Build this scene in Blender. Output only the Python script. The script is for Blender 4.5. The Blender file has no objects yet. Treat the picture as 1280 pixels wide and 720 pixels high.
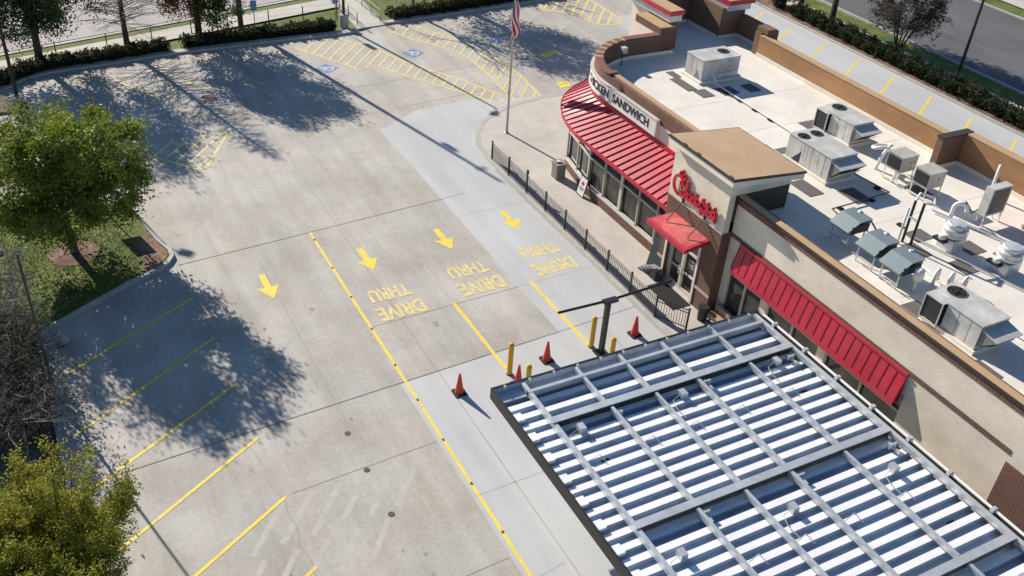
import bpy, math, random
import numpy as np
from mathutils import Vector, Matrix, Quaternion

S = bpy.context.scene
COL = S.collection
R_ = math.radians
rng = np.random.default_rng(7)
random.seed(7)
PI = math.pi

# ------------------------------------------------------------------ materials
MATS = {}

def mat(name, col, rough=.65, var=.12, scale=2.5, metal=0., bump=0., bscale=None, spec=.4, stretch=None,
        blotch=0., bl_scale=.25, fine=0., fine_scale=60., col2=None, leaf=False, per_leaf=0.):
    m = bpy.data.materials.new(name); m.use_nodes = True
    nt = m.node_tree; N = nt.nodes; L = nt.links
    N.clear()
    out = N.new('ShaderNodeOutputMaterial'); p = N.new('ShaderNodeBsdfPrincipled')
    L.new(p.outputs[0], out.inputs[0])
    p.inputs['Roughness'].default_value = rough
    p.inputs['Metallic'].default_value = metal
    p.inputs['Specular IOR Level'].default_value = spec
    tc = N.new('ShaderNodeTexCoord'); src = tc.outputs['Object']
    if stretch:
        mp = N.new('ShaderNodeMapping'); mp.inputs['Scale'].default_value = stretch
        L.new(src, mp.inputs[0]); src_s = mp.outputs[0]
    else:
        src_s = src
    def noise(s, v, detail=5, ro=.6):
        n = N.new('ShaderNodeTexNoise'); n.inputs['Scale'].default_value = s; n.inputs['Detail'].default_value = detail
        n.inputs['Roughness'].default_value = ro
        L.new(v, n.inputs['Vector']); return n.outputs['Fac']
    def mapr(v, a, b, lo=.3, hi=.7):
        r = N.new('ShaderNodeMapRange'); r.inputs[1].default_value = lo; r.inputs[2].default_value = hi
        r.inputs[3].default_value = a; r.inputs[4].default_value = b
        L.new(v, r.inputs[0]); return r.outputs[0]
    def mul(a, b):
        n = N.new('ShaderNodeMath'); n.operation = 'MULTIPLY'; L.new(a, n.inputs[0]); L.new(b, n.inputs[1]); return n.outputs[0]
    f = mapr(noise(scale, src_s), 1 - var, 1 + var)
    if blotch:
        f = mul(f, mapr(noise(bl_scale, src, 6, .65), 1 - blotch, 1 + blotch, .35, .65))
    if fine:
        f = mul(f, mapr(noise(fine_scale, src, 3), 1 - fine, 1 + fine))
    if per_leaf:
        g = N.new('ShaderNodeNewGeometry'); f = mul(f, mapr(g.outputs['Random Per Island'], 1 - per_leaf, 1 + per_leaf, 0, 1))
    base = N.new('ShaderNodeRGB'); base.outputs[0].default_value = (*col, 1)
    bo = base.outputs[0]
    if col2:
        b2 = N.new('ShaderNodeRGB'); b2.outputs[0].default_value = (*col2, 1)
        mx = N.new('ShaderNodeMix'); mx.data_type = 'RGBA'
        if leaf:
            g2 = N.new('ShaderNodeNewGeometry')
            ad = N.new('ShaderNodeMath'); ad.operation = 'ADD'
            L.new(mapr(noise(.7, src, 2), -.5, .5), ad.inputs[0]); L.new(g2.outputs['Random Per Island'], ad.inputs[1])
            ad.use_clamp = True
            L.new(ad.outputs[0], mx.inputs[0])
        else:
            L.new(mapr(noise(bl_scale * 1.7, src, 6, .7), 0, 1, .4, .62), mx.inputs[0])
        L.new(bo, mx.inputs[6]); L.new(b2.outputs[0], mx.inputs[7]); bo = mx.outputs[2]
    vm = N.new('ShaderNodeVectorMath'); vm.operation = 'SCALE'
    L.new(bo, vm.inputs[0]); L.new(f, vm.inputs['Scale'])
    L.new(vm.outputs[0], p.inputs['Base Color'])
    if bump:
        b = N.new('ShaderNodeBump'); b.inputs['Strength'].default_value = bump; b.inputs['Distance'].default_value = .02
        L.new(noise(bscale or scale * 8, src_s, 4), b.inputs['Height']); L.new(b.outputs[0], p.inputs['Normal'])
    if leaf:
        tr = N.new('ShaderNodeBsdfTranslucent'); L.new(vm.outputs[0], tr.inputs['Color'])
        ms = N.new('ShaderNodeMixShader'); ms.inputs[0].default_value = .36
        L.new(p.outputs[0], ms.inputs[1]); L.new(tr.outputs[0], ms.inputs[2]); L.new(ms.outputs[0], out.inputs[0])
    MATS[name] = m
    return m

def brick_mat(name, c1, c2, mortar, bw=.3, rh=.1, ms=.012, vertical=False, bump=.3):
    m = bpy.data.materials.new(name); m.use_nodes = True
    nt = m.node_tree; N = nt.nodes; L = nt.links
    p = N['Principled BSDF']; p.inputs['Roughness'].default_value = .85; p.inputs['Specular IOR Level'].default_value = .25
    tc = N.new('ShaderNodeTexCoord'); sp = N.new('ShaderNodeSeparateXYZ'); L.new(tc.outputs['Object'], sp.inputs[0])
    ad = N.new('ShaderNodeMath'); ad.operation = 'ADD'; L.new(sp.outputs[0], ad.inputs[0]); L.new(sp.outputs[1], ad.inputs[1])
    cb = N.new('ShaderNodeCombineXYZ')
    if vertical:
        L.new(sp.outputs[2], cb.inputs[0]); L.new(ad.outputs[0], cb.inputs[1])
    else:
        L.new(ad.outputs[0], cb.inputs[0]); L.new(sp.outputs[2], cb.inputs[1])
    b = N.new('ShaderNodeTexBrick'); L.new(cb.outputs[0], b.inputs['Vector'])
    b.inputs['Scale'].default_value = 1
    b.inputs['Brick Width'].default_value = bw; b.inputs['Row Height'].default_value = rh; b.inputs['Mortar Size'].default_value = ms
    b.inputs['Color1'].default_value = (*c1, 1); b.inputs['Color2'].default_value = (*c2, 1); b.inputs['Mortar'].default_value = (*mortar, 1)
    b.inputs['Bias'].default_value = -.1
    n = N.new('ShaderNodeTexNoise'); n.inputs['Scale'].default_value = .8; n.inputs['Detail'].default_value = 6
    L.new(tc.outputs['Object'], n.inputs['Vector'])
    r = N.new('ShaderNodeMapRange'); r.inputs[1].default_value = .3; r.inputs[2].default_value = .7; r.inputs[3].default_value = .86; r.inputs[4].default_value = 1.1
    L.new(n.outputs[0], r.inputs[0])
    vm = N.new('ShaderNodeVectorMath'); vm.operation = 'SCALE'; L.new(b.outputs['Color'], vm.inputs[0]); L.new(r.outputs[0], vm.inputs['Scale'])
    L.new(vm.outputs[0], p.inputs['Base Color'])
    bp = N.new('ShaderNodeBump'); bp.inputs['Strength'].default_value = bump; bp.inputs['Distance'].default_value = .01; bp.invert = True
    L.new(b.outputs['Fac'], bp.inputs['Height']); L.new(bp.outputs[0], p.inputs['Normal'])
    MATS[name] = m
    return m

mat('old_concrete', (.408, .366, .322), .82, .085, .9, blotch=.13, bl_scale=.28, fine=.09, fine_scale=7, stretch=(.14, 1.3, 1), col2=(.425, .415, .378), bump=.05, bscale=25)
def slabs(name, off, cell, amt, tracks=.0):
    nt = MATS[name].node_tree; N = nt.nodes; L = nt.links
    p = [n for n in N if n.type == 'BSDF_PRINCIPLED'][0]; lk = p.inputs['Base Color'].links[0].from_socket
    tc = N.new('ShaderNodeTexCoord'); mp = N.new('ShaderNodeVectorMath'); mp.operation = 'SUBTRACT'; mp.inputs[1].default_value = (*off, -.5)
    L.new(tc.outputs['Object'], mp.inputs[0])
    sn = N.new('ShaderNodeVectorMath'); sn.operation = 'SNAP'; sn.inputs[1].default_value = (*cell, 50); L.new(mp.outputs[0], sn.inputs[0])
    wn = N.new('ShaderNodeTexWhiteNoise'); wn.noise_dimensions = '3D'; L.new(sn.outputs[0], wn.inputs['Vector'])
    r = N.new('ShaderNodeMapRange'); r.inputs[3].default_value = 1 - amt; r.inputs[4].default_value = 1 + amt; L.new(wn.outputs['Value'], r.inputs[0])
    st = N.new('ShaderNodeMapping'); st.inputs['Scale'].default_value = (.05, 1.1, 1); L.new(tc.outputs['Object'], st.inputs[0])
    nz = N.new('ShaderNodeTexNoise'); nz.inputs['Scale'].default_value = 1; nz.inputs['Detail'].default_value = 4; L.new(st.outputs[0], nz.inputs['Vector'])
    r2 = N.new('ShaderNodeMapRange'); r2.inputs[1].default_value = .35; r2.inputs[2].default_value = .65; r2.inputs[3].default_value = 1 - tracks; r2.inputs[4].default_value = 1 + tracks; L.new(nz.outputs[0], r2.inputs[0])
    m = N.new('ShaderNodeMath'); m.operation = 'MULTIPLY'; L.new(r.outputs[0], m.inputs[0]); L.new(r2.outputs[0], m.inputs[1])
    vm = N.new('ShaderNodeVectorMath'); vm.operation = 'SCALE'; L.new(lk, vm.inputs[0]); L.new(m.outputs[0], vm.inputs['Scale']); L.new(vm.outputs[0], p.inputs['Base Color'])
slabs('old_concrete', (-37.5, 12.12), (11.45, 5.6), .035, .06)
mat('new_concrete', (.47, .475, .475), .75, .05, .8, blotch=.07, bl_scale=.12, fine=.04, fine_scale=18, stretch=(.2, 1, 1), bump=.04, bscale=25)
slabs('new_concrete', (-31.2, 10.6), (5.2, 7.2), .02, .04)
mat('walk_concrete', (.49, .455, .405), .82, .07, 1.0, blotch=.1, bl_scale=.3, fine=.05, fine_scale=18)
mat('kerb_concrete', (.42, .40, .37), .8, .12, 1.4, fine=.06, fine_scale=20)
mat('street_concrete', (.37, .34, .325), .85, .07, .4, blotch=.1, bl_scale=.08, fine=.05, fine_scale=12)
mat('asphalt', (.112, .108, .113), .85, .12, .5, blotch=.14, bl_scale=.15, fine=.1, fine_scale=14, stretch=(.25, 1, 1))
mat('joint', (.17, .155, .14), .9, .3, .7)
mat('joint_faint', (.35, .325, .295), .9, .15, .7)
mat('ghost_paint', (.45, .43, .385), .85, .12, 2.5)
mat('stain', (.325, .30, .27), .85, .2, 1.5)
def worn_paint(name, col, under, amt=.42):
    m = mat(name, col, .65, .12, 2.2, fine=.1, fine_scale=12)
    nt = m.node_tree; N = nt.nodes; L = nt.links
    p = [n for n in N if n.type == 'BSDF_PRINCIPLED'][0]
    lk = p.inputs['Base Color'].links[0].from_socket
    tc = N.new('ShaderNodeTexCoord'); n = N.new('ShaderNodeTexNoise'); n.inputs['Scale'].default_value = 5; n.inputs['Detail'].default_value = 8; n.inputs['Roughness'].default_value = .75
    L.new(tc.outputs['Object'], n.inputs['Vector'])
    r = N.new('ShaderNodeMapRange'); r.inputs[1].default_value = amt; r.inputs[2].default_value = amt + .14; r.inputs[3].default_value = .75; r.inputs[4].default_value = 0
    L.new(n.outputs[0], r.inputs[0])
    mx = N.new('ShaderNodeMix'); mx.data_type = 'RGBA'; L.new(r.outputs[0], mx.inputs[0]); L.new(lk, mx.inputs[6]); mx.inputs[7].default_value = (*under, 1)
    L.new(mx.outputs[2], p.inputs['Base Color'])
worn_paint('yellow_paint', (.82, .62, .055), (.45, .41, .34), .36)
worn_paint('pale_yellow_paint', (.78, .62, .19), (.44, .41, .36), .42)
worn_paint('blue_paint', (.05, .17, .40), (.38, .36, .34), .42)
mat('white_paint', (.72, .70, .66), .6, .1, 3)
mat('grass', (.080, .125, .014), .9, .3, 1.2, blotch=.25, bl_scale=.35, fine=.3, fine_scale=16, col2=(.125, .14, .026), bump=.6, bscale=25)
mat('mulch', (.12, .066, .052), .95, .4, 6, blotch=.2, bl_scale=.6, fine=.35, fine_scale=18, col2=(.24, .155, .11), bump=.8, bscale=20)
mat('dirt', (.12, .10, .07), .95, .3, 2, fine=.3, fine_scale=14, bump=.5, bscale=20)
brick_mat('cream_brick', (.80, .715, .595), (.73, .64, .52), (.66, .565, .45), .2, .075, .014, bump=.15)
brick_mat('red_brick', (.155, .062, .042), (.115, .045, .032), (.20, .15, .12), .22, .075, .012)
brick_mat('soldier_brick', (.17, .065, .045), (.10, .04, .03), (.22, .16, .13), .6, .085, .014, vertical=True)
mat('cream_stucco', (.76, .68, .57), .85, .05, 2)
mat('cream_trim', (.76, .70, .60), .7, .06, 2)
mat('stone_band', (.45, .38, .31), .8, .1, 2)
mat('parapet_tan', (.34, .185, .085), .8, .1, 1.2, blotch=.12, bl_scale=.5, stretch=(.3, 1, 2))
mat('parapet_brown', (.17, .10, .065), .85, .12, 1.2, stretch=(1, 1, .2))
mat('cap_tan', (.46, .31, .17), .6, .07, 1.5)
mat('cap_brick', (.20, .085, .06), .8, .15, 5)
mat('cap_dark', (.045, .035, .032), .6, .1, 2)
mat('tower_roof_tan', (.47, .32, .19), .75, .05, .8, blotch=.05, bl_scale=.4)
mat('membrane', (.75, .71, .645), .8, .05, .5, blotch=.10, bl_scale=.3, fine=.03, fine_scale=9, col2=(.68, .63, .55))
mat('pad_grey', (.125, .115, .105), .9, .12, 3, fine=.2, fine_scale=30)
mat('awning_red', (.48, .014, .042), .42, .10, 1.6, spec=.55, blotch=.14, bl_scale=.5, col2=(.42, .03, .05), stretch=(2.5, .4, .4))
mat('awning_pink', (.56, .16, .14), .38, .12, 1.5, spec=.6, blotch=.2, bl_scale=.7, col2=(.55, .06, .07))  # paler, pinkish red for the top of the door canopy
mat('awning_red_dark', (.30, .008, .022), .45, .1, 2)
mat('seam_red_shade', (.20, .006, .02), .5, .1, 2)  # darker than the panels, so the seams read as shadow lines
mat('sign_red', (.55, .012, .03), .35, .06, 3)
mat('sign_white', (.68, .68, .66), .5, .05, 2)
mat('letter_dark', (.02, .022, .028), .5, .1, 4)
mat('glass_dark', (.060, .056, .050), .05, .5, .7, spec=.6, blotch=.7, bl_scale=.8)  # blotchy tone in the colour stands in for reflections and the interior
mat('frame_light', (.56, .53, .48), .45, .05, 2)
mat('frame_alu', (.36, .36, .36), .4, .08, 2, metal=.4)
mat('black_metal', (.018, .018, .02), .45, .2, 3, spec=.5)
mat('dark_bronze', (.03, .027, .027), .5, .15, 2)
mat('deck_pan_shaded', (.40, .475, .585), .45, .08, 1.2, metal=.3, spec=.5, blotch=.1, bl_scale=.5)  # deck valleys and rib sides: rib shade put into a darker, bluer colour
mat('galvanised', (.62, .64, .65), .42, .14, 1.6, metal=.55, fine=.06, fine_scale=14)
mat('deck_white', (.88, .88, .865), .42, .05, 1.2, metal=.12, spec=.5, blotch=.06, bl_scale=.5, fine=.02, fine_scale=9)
mat('zinc_gutter', (.52, .56, .60), .4, .12, 1.5, metal=.4)
mat('unit_paint', (.50, .49, .46), .5, .1, 2.2, blotch=.12, bl_scale=1.1)
mat('unit_tan', (.44, .41, .36), .55, .1, 2.2, blotch=.12, bl_scale=1.1)
mat('unit_seam', (.20, .20, .195), .6, .15, 3)
mat('coil_dark', (.025, .026, .028), .6, .4, 22)
mat('hood_green', (.23, .28, .285), .42, .08, 2, metal=.3)
mat('spun_alu', (.60, .60, .60), .45, .12, 3, metal=.4)
mat('white_pipe', (.74, .73, .70), .4, .05, 3)
mat('rubber', (.012, .012, .012), .8, .2, 4)
mat('bollard_yellow', (.62, .37, .015), .4, .07, 4)
mat('cone_red', (.56, .035, .03), .5, .1, 6)
mat('cone_orange', (.58, .06, .035), .5, .1, 6)
mat('stone_bin', (.27, .235, .195), .9, .18, 12, fine=.2, fine_scale=40)
mat('grey_board', (.085, .10, .105), .5, .1, 3)
mat('grey_cloth', (.22, .22, .24), .9, .3, 8)
mat('tan_cloth', (.40, .28, .20), .8, .15, 4)
mat('bark', (.075, .058, .045), .95, .3, 6, bump=.5, stretch=(2, 2, .4))
mat('bark_pale', (.20, .175, .15), .95, .3, 6, stretch=(2, 2, .4))
mat('twig_grey', (.36, .32, .27), .95, .3, 3)
mat('leaf_green', (.255, .30, .033), .6, .15, 1.2, col2=(.105, .155, .022), leaf=True, per_leaf=.25)
mat('leaf_dark', (.075, .12, .028), .65, .2, 1, col2=(.028, .055, .016), leaf=True, per_leaf=.3)
mat('leaf_brown', (.19, .075, .038), .7, .2, 1, col2=(.075, .05, .022), leaf=True, per_leaf=.3)
mat('leaf_olive', (.105, .095, .03), .7, .2, 1, col2=(.06, .06, .02), leaf=True, per_leaf=.3)
mat('leaf_yellow', (.375, .35, .03), .65, .2, 1, col2=(.19, .205, .025), leaf=True, per_leaf=.3)
mat('leaf_hedge', (.030, .044, .016), .8, .3, 1.5, spec=.2, col2=(.050, .052, .022), leaf=True, per_leaf=.35)
mat('leaf_twiggy', (.075, .055, .045), .8, .3, 1.5, col2=(.05, .05, .025), leaf=True, per_leaf=.35)
mat('leaf_maroon', (.10, .03, .035), .8, .3, 1.5, per_leaf=.4)
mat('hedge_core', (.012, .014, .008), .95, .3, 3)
mat('rail_steel', (.42, .41, .34), .45, .1, 3, metal=.3)
mat('sign_blue', (.09, .25, .48), .5, .1, 4)
mat('sign_back', (.30, .31, .32), .45, .1, 3, metal=.5)
mat('pole_alu', (.50, .49, .47), .4, .08, 3, metal=.5)
mat('wood_pole', (.11, .085, .065), .95, .25, 4, stretch=(2, 2, .3))
mat('rust', (.10, .05, .035), .9, .4, 8)

# ------------------------------------------------------------------ mesh helper
class MB:
    def __init__(s): s.v = []; s.f = []
    def face(s, *pts):
        i = len(s.v); s.v += [tuple(p) for p in pts]; s.f.append(tuple(range(i, i + len(pts)))); return s
    def box(s, x0, x1, y0, y1, z0, z1):
        x0, x1 = min(x0, x1), max(x0, x1); y0, y1 = min(y0, y1), max(y0, y1)
        i = len(s.v)
        s.v += [(x0,y0,z0),(x1,y0,z0),(x1,y1,z0),(x0,y1,z0),(x0,y0,z1),(x1,y0,z1),(x1,y1,z1),(x0,y1,z1)]
        s.f += [tuple(i + k for k in q) for q in ((0,3,2,1),(4,5,6,7),(0,1,5,4),(1,2,6,5),(2,3,7,6),(3,0,4,7))]; return s
    def hexa(s, lo, hi):                 # two quads of four points each
        i = len(s.v); s.v += [tuple(p) for p in lo] + [tuple(p) for p in hi]
        s.f += [tuple(i + k for k in q) for q in ((0,3,2,1),(4,5,6,7),(0,1,5,4),(1,2,6,5),(2,3,7,6),(3,0,4,7))]; return s
    def prism(s, poly, z0, z1):
        n = len(poly); i = len(s.v)
        a = sum(poly[k][0] * poly[(k+1) % n][1] - poly[(k+1) % n][0] * poly[k][1] for k in range(n))
        if a < 0: poly = poly[::-1]
        s.v += [(p[0], p[1], z0) for p in poly] + [(p[0], p[1], z1) for p in poly]
        s.f.append(tuple(i + k for k in range(n - 1, -1, -1))); s.f.append(tuple(i + n + k for k in range(n)))
        for k in range(n):
            j = (k + 1) % n; s.f.append((i + k, i + j, i + n + j, i + n + k))
        return s
    def sheet(s, poly, z):
        n = len(poly)
        a = sum(poly[k][0] * poly[(k+1) % n][1] - poly[(k+1) % n][0] * poly[k][1] for k in range(n))
        if a < 0: poly = poly[::-1]
        return s.face(*[(p[0], p[1], z) for p in poly])
    def stripe(s, a, b, w, z):
        a = Vector(a[:2]); b = Vector(b[:2]); d = (b - a).normalized(); n = Vector((-d.y, d.x)) * w / 2
        return s.sheet([a - n, b - n, b + n, a + n], z)
    def wallpath(s, pts, t, z0, z1, side=1):   # a wall along a polyline, thickness t to one side
        P = [Vector(p) for p in pts]; n = len(P); off = []
        for k in range(n):
            d0 = (P[k] - P[k-1]).normalized() if k else None
            d1 = (P[k+1] - P[k]).normalized() if k < n - 1 else None
            d0 = d0 or d1; d1 = d1 or d0
            n0 = Vector((-d0.y, d0.x)); n1 = Vector((-d1.y, d1.x)); m = (n0 + n1).normalized()
            off.append(P[k] + m * (side * t / max(.3, m.dot(n0))))
        i = len(s.v)
        for k in range(n):
            s.v += [(P[k].x, P[k].y, z0), (off[k].x, off[k].y, z0), (off[k].x, off[k].y, z1), (P[k].x, P[k].y, z1)]
        for k in range(n - 1):
            a = i + 4 * k; b = a + 4
            for q in range(4): s.f.append((a + q, b + q, b + (q + 1) % 4, a + (q + 1) % 4))
        s.f.append((i, i + 1, i + 2, i + 3)); e = i + 4 * (n - 1); s.f.append((e + 3, e + 2, e + 1, e)); return s
    def tube(s, pts, r, sides=6, cap=True):
        P = [Vector(p) for p in pts]; n = len(P)
        rr = r if isinstance(r, (list, tuple)) else [r] * n
        i = len(s.v); up = None
        for k in range(n):
            d = (P[min(k+1, n-1)] - P[max(k-1, 0)])
            d = d.normalized() if d.length > 1e-9 else Vector((0, 0, 1))
            if up is None:
                up = Vector((0, 0, 1)) if abs(d.z) < .9 else Vector((1, 0, 0))
            x = d.cross(up)
            if x.length < 1e-4: x = d.cross(Vector((0, 1, 0)))
            x.normalize(); y = x.cross(d); up = y
            for q in range(sides):
                a = 2 * PI * q / sides; c = P[k] + (x * math.cos(a) + y * math.sin(a)) * rr[k]; s.v.append(tuple(c))
        for k in range(n - 1):
            for q in range(sides):
                a = i + k * sides + q; b = i + k * sides + (q + 1) % sides
                s.f.append((a, b, b + sides, a + sides))
        if cap:
            s.f.append(tuple(i + q for q in range(sides - 1, -1, -1))); s.f.append(tuple(i + (n - 1) * sides + q for q in range(sides)))
        return s
    def lathe(s, c, prof, sides=20, sy=1.):       # prof: list of (r, z)
        i = len(s.v); n = len(prof)
        for r, z in prof:
            for q in range(sides):
                a = 2 * PI * q / sides; s.v.append((c[0] + r * math.cos(a), c[1] + r * math.sin(a) * sy, c[2] + z))
        for k in range(n - 1):
            for q in range(sides):
                a = i + k * sides + q; b = i + k * sides + (q + 1) % sides; s.f.append((a, b, b + sides, a + sides))
        s.f.append(tuple(i + q for q in range(sides - 1, -1, -1))); s.f.append(tuple(i + (n - 1) * sides + q for q in range(sides)))
        return s
    def arr(s, V, F):
        i = len(s.v); s.v += [tuple(p) for p in V]; s.f += [tuple(int(a) + i for a in f) for f in F]; return s
    def build(s, name, m, parent=None, smooth=False, local=False, kind=None):
        o = (0, 0, 0) if local or parent is None else ORG.get(parent.name, (0, 0, 0))
        me = bpy.data.meshes.new(name)
        me.from_pydata([(a - o[0], b - o[1], c - o[2]) for a, b, c in s.v], [], s.f)
        me.materials.append(MATS[m] if isinstance(m, str) else m)
        if smooth: me.polygons.foreach_set('use_smooth', [True] * len(me.polygons))
        me.update()
        ob = bpy.data.objects.new(name, me); COL.objects.link(ob)
        if parent is not None:
            ob.parent = parent; ORG[ob.name] = o
        if kind: ob['kind'] = kind
        return ob
ORG = {}

def tag(o, label, cat, group=None):
    o['label'] = label; o['category'] = cat
    if group: o['group'] = group
    return o
def thing(name, label, cat, loc=(0, 0, 0), group=None, rz=0):
    o = bpy.data.objects.new(name, None); COL.objects.link(o); o.location = loc; o.rotation_euler = (0, 0, rz)
    o.empty_display_size = .2
    ORG[o.name] = tuple(loc)
    return tag(o, label, cat, group)
def dup(o, loc=None, rz=None, label=None, parent=None):
    c = o.copy(); COL.objects.link(c)
    if parent is not None: c.parent = parent
    if loc is not None: c.location = loc
    if rz is not None: c.rotation_euler = (0, 0, rz)
    if label: c['label'] = label
    for ch in list(o.children): dup(ch, parent=c)
    return c

def text_mesh(txt, off=0., ext=0.):
    cu = bpy.data.curves.new('lettering', 'FONT'); cu.body = txt; cu.size = 1; cu.offset = off; cu.extrude = ext; cu.resolution_u = 3
    ob = bpy.data.objects.new('lettering', cu); COL.objects.link(ob)
    dg = bpy.context.evaluated_depsgraph_get(); dg.update()
    me = bpy.data.meshes.new_from_object(ob.evaluated_get(dg))
    V = np.array([v.co[:] for v in me.vertices]); F = [tuple(p.vertices) for p in me.polygons]
    bpy.data.objects.remove(ob); bpy.data.curves.remove(cu); bpy.data.meshes.remove(me)
    mn = V.min(0); mx = V.max(0)
    V[:, 0] = (V[:, 0] - mn[0]) / (mx[0] - mn[0]); V[:, 1] = (V[:, 1] - mn[1]) / (mx[1] - mn[1])
    return V, F, (mx[0] - mn[0]) / (mx[1] - mn[1])

# ------------------------------------------------------------------ ground and pavements
g = MB(); g.sheet([(-420, -420), (420, -420), (420, 420), (-420, 420)], -.12); g.build('ground', 'grass', kind='structure')
lot = [(-60.6, 5.5), (-61.1, 9.4), (-61.2, 14.8), (-61.3, 22.2), (-62.0, 23.9), (-62.2, 27), (-63.2, 38), (-63.6, 45), (-63.6, 53.75), (30, 53.75), (30, -60), (-75, -60), (-75, -25), (-58.3, -.6), (-60, .95), (-60.3, 2.4)]
MB().sheet(lot, 0).build('parking_lot', 'old_concrete', kind='structure')
pale = [(-46.42, 17.72), (-48.2, 20.6), (-48.55, 24.4), (-48.0, 26.0), (-47.5, 28.5), (-47.5, 31), (-40, 31), (-40, 21.6), (30, 21.6), (30, 10.55), (-25.95, 10.55), (-26.4, 17.72)]
MB().sheet(pale, .004).build('drive_through_lane', 'new_concrete', kind='structure')
MB().sheet([(-58.5, 40.2), (-58.5, 53.6), (30, 53.6), (30, 40.2)], .004).build('rear_parking_row', 'new_concrete', kind='structure')
# paved terrace in front of the restaurant, with its kerb
arc = [(-41.4, 21.72), (-43.0, 21.95), (-44.3, 22.5), (-45.45, 23.4), (-46.2, 24.4), (-46.75, 25.6), (-47.2, 27), (-47.4, 28.6), (-47.45, 31), (-47.3, 42)]
MB().prism([(10, 22.0), (-41.4, 22.0)] + [(x + .28, y + .12) for x, y in arc[1:-1]] + [(-47.0, 42), (-40, 42), (10, 42)], -.1, .05).build('sidewalk', 'walk_concrete', kind='structure')
MB().wallpath([(10, 21.72)] + arc, .3, -.1, .058, side=-1).build('kerb', 'kerb_concrete', kind='structure')
# thin joints
j = MB()
for a, b, w in (((-37.07, 4.75), (-38.3, 19.0), .036), ((-25.36, -.69), (-25.93, 9.0), .04), ((-25.93, 9.0), (-26.43, 17.74), .035), ((-26.43, 17.74), (-26.7, 21.7), .035), ((-19.2, 4.2), (-18.2, 4.75), .03)):
    j.stripe(a, b, w, .0060)
crk = [(-25.0, 4.55), (-23.9, 4.75), (-22.9, 4.7), (-22.1, 4.93), (-21.5, 4.85), (-20.9, 4.95), (-20.1, 4.8), (-19.5, 4.95), (-18.4, 4.85)]

j.build('pavement_joint', 'joint', kind='structure')
j = MB()
for a, b, w in (((-58, 12.08), (-13, 12.17), .04), ((-36, 8.0), (-24, 8.0), .05), ((-29.7, 10.8), (-30.1, 21.6), .03), ((-36.3, 17.8), (-36.5, 21.7), .03),
                ((-19.7, 10.6), (-20.0, 21), .03), ((-15.9, 10.6), (-16.1, 12), .03), ((-22.3, 5.2), (-22.6, 10.5), .03), ((-26, 19.6), (-10, 19.6), .03), ((-16.7, 5), (-17, 10.5), .04)):
    j.stripe(a, b, w, .0055)
for k in (0, 3): j.stripe((-52.5 + k * 1.2, 18.5 + k * .4), (-53.3 + k * 1.2, 27 + k * .2), .05, .0057)
for a, b in zip(crk[:-1], crk[1:]): j.stripe(a, b, .028, .0062)
j.build('faint_joint', 'joint_faint', kind='structure')
j = MB()
for k in range(6):      # faint remains of an older, ground-off hatching
    y0 = 3.4 + k * .95
    j.stripe((-20.3 - .1 * (k % 2), y0), (-22.1, y0 + 1.5), .22, .0014)
for k in range(5): j.stripe((-18.6, 2.6 + k * 1.0), (-20.0, 3.7 + k * 1.0), .2, .0016)
j.stripe((-32.9, 14.55), (-27.0, 14.55), .12, .0018)
j.build('worn_marking', 'ghost_paint', kind='structure')
# the lot's drain grate and stains
st = MB()
for x, y, rx, ry in ((-33.2, 14.4, .3, .12), (-28.9, 13.3, .2, .14), (-31.8, 9.0, .1, .08), (-29.2, 6.6, .08, .07), (-27.8, 7.2, .06, .05), (-18.2, 8.2, .08, .06), (-19.2, 8.6, .06, .05), (-18.6, 7.6, .05, .05), (-17.4, 8.1, .07, .06), (-39.6, 5.2, .12, .1), (-24.9, 8.2, .06, .06), (-45.5, 12.2, .14, .1)):
    st.sheet([(x + rx * math.cos(a) * (1 + .25 * math.sin(3 * a + x)), y + ry * math.sin(a) * (1 + .25 * math.cos(2 * a + y))) for a in np.linspace(0, 2 * PI, 14)[:-1]], .0053)
st.build('pavement_stain', 'stain', kind='structure')

# painted markings
ym = MB()
SL = .6
for a, b in (((-31.30, -.59), (-34.44, 4.80)), ((-27.87, -.69), (-31.45, 4.93)), ((-25.0, -.66), (-28.38, 4.98)), ((-21.89, -.66), (-25.31, 4.99)), ((-18.9, -.7), (-22.24, 5.0)), ((-15.8, -.7), (-19.12, 5.0)), ((-12.7, -.7), (-16.1, 5))):
    ym.stripe(a, b, .12, .0075)
ym.stripe((-37.55, 10.78), (20, 10.76), .12, .0075)
ym.stripe((-29.92, 14.58), (-25.2, 14.63), .15, .0075); ym.stripe((-30.1, 18.38), (-25.2, 18.41), .15, .0075)
for a, b in (((-50.0, 49.2), (-52.21, 52.86)), ((-46.5, 49.2), (-48.8, 53.0)), ((-43.1, 49.2), (-45.4, 53.0)), ((-39.9, 49.2), (-42.1, 53.0)), ((-36.6, 49.2), (-38.8, 53.0)), ((-33.3, 49.2), (-35.5, 53.0)), ((-30.0, 49.2), (-32.2, 53.0)), ((-53.4, 49.2), (-55.6, 52.9))):
    ym.stripe(a, b, .15, .0075)
ym.build('parking_stripe', 'yellow_paint', kind='structure')
py = MB()
for a, b in (((-58.41, 5.44), (-54.04, 7.77)), ((-59.01, 8.05), (-54.12, 10.79)), ((-59.4, 10.8), (-54.5, 13.6)), ((-59.5, 13.6), (-55.0, 16.2))):
    py.stripe(a, b, .12, .0075)
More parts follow.
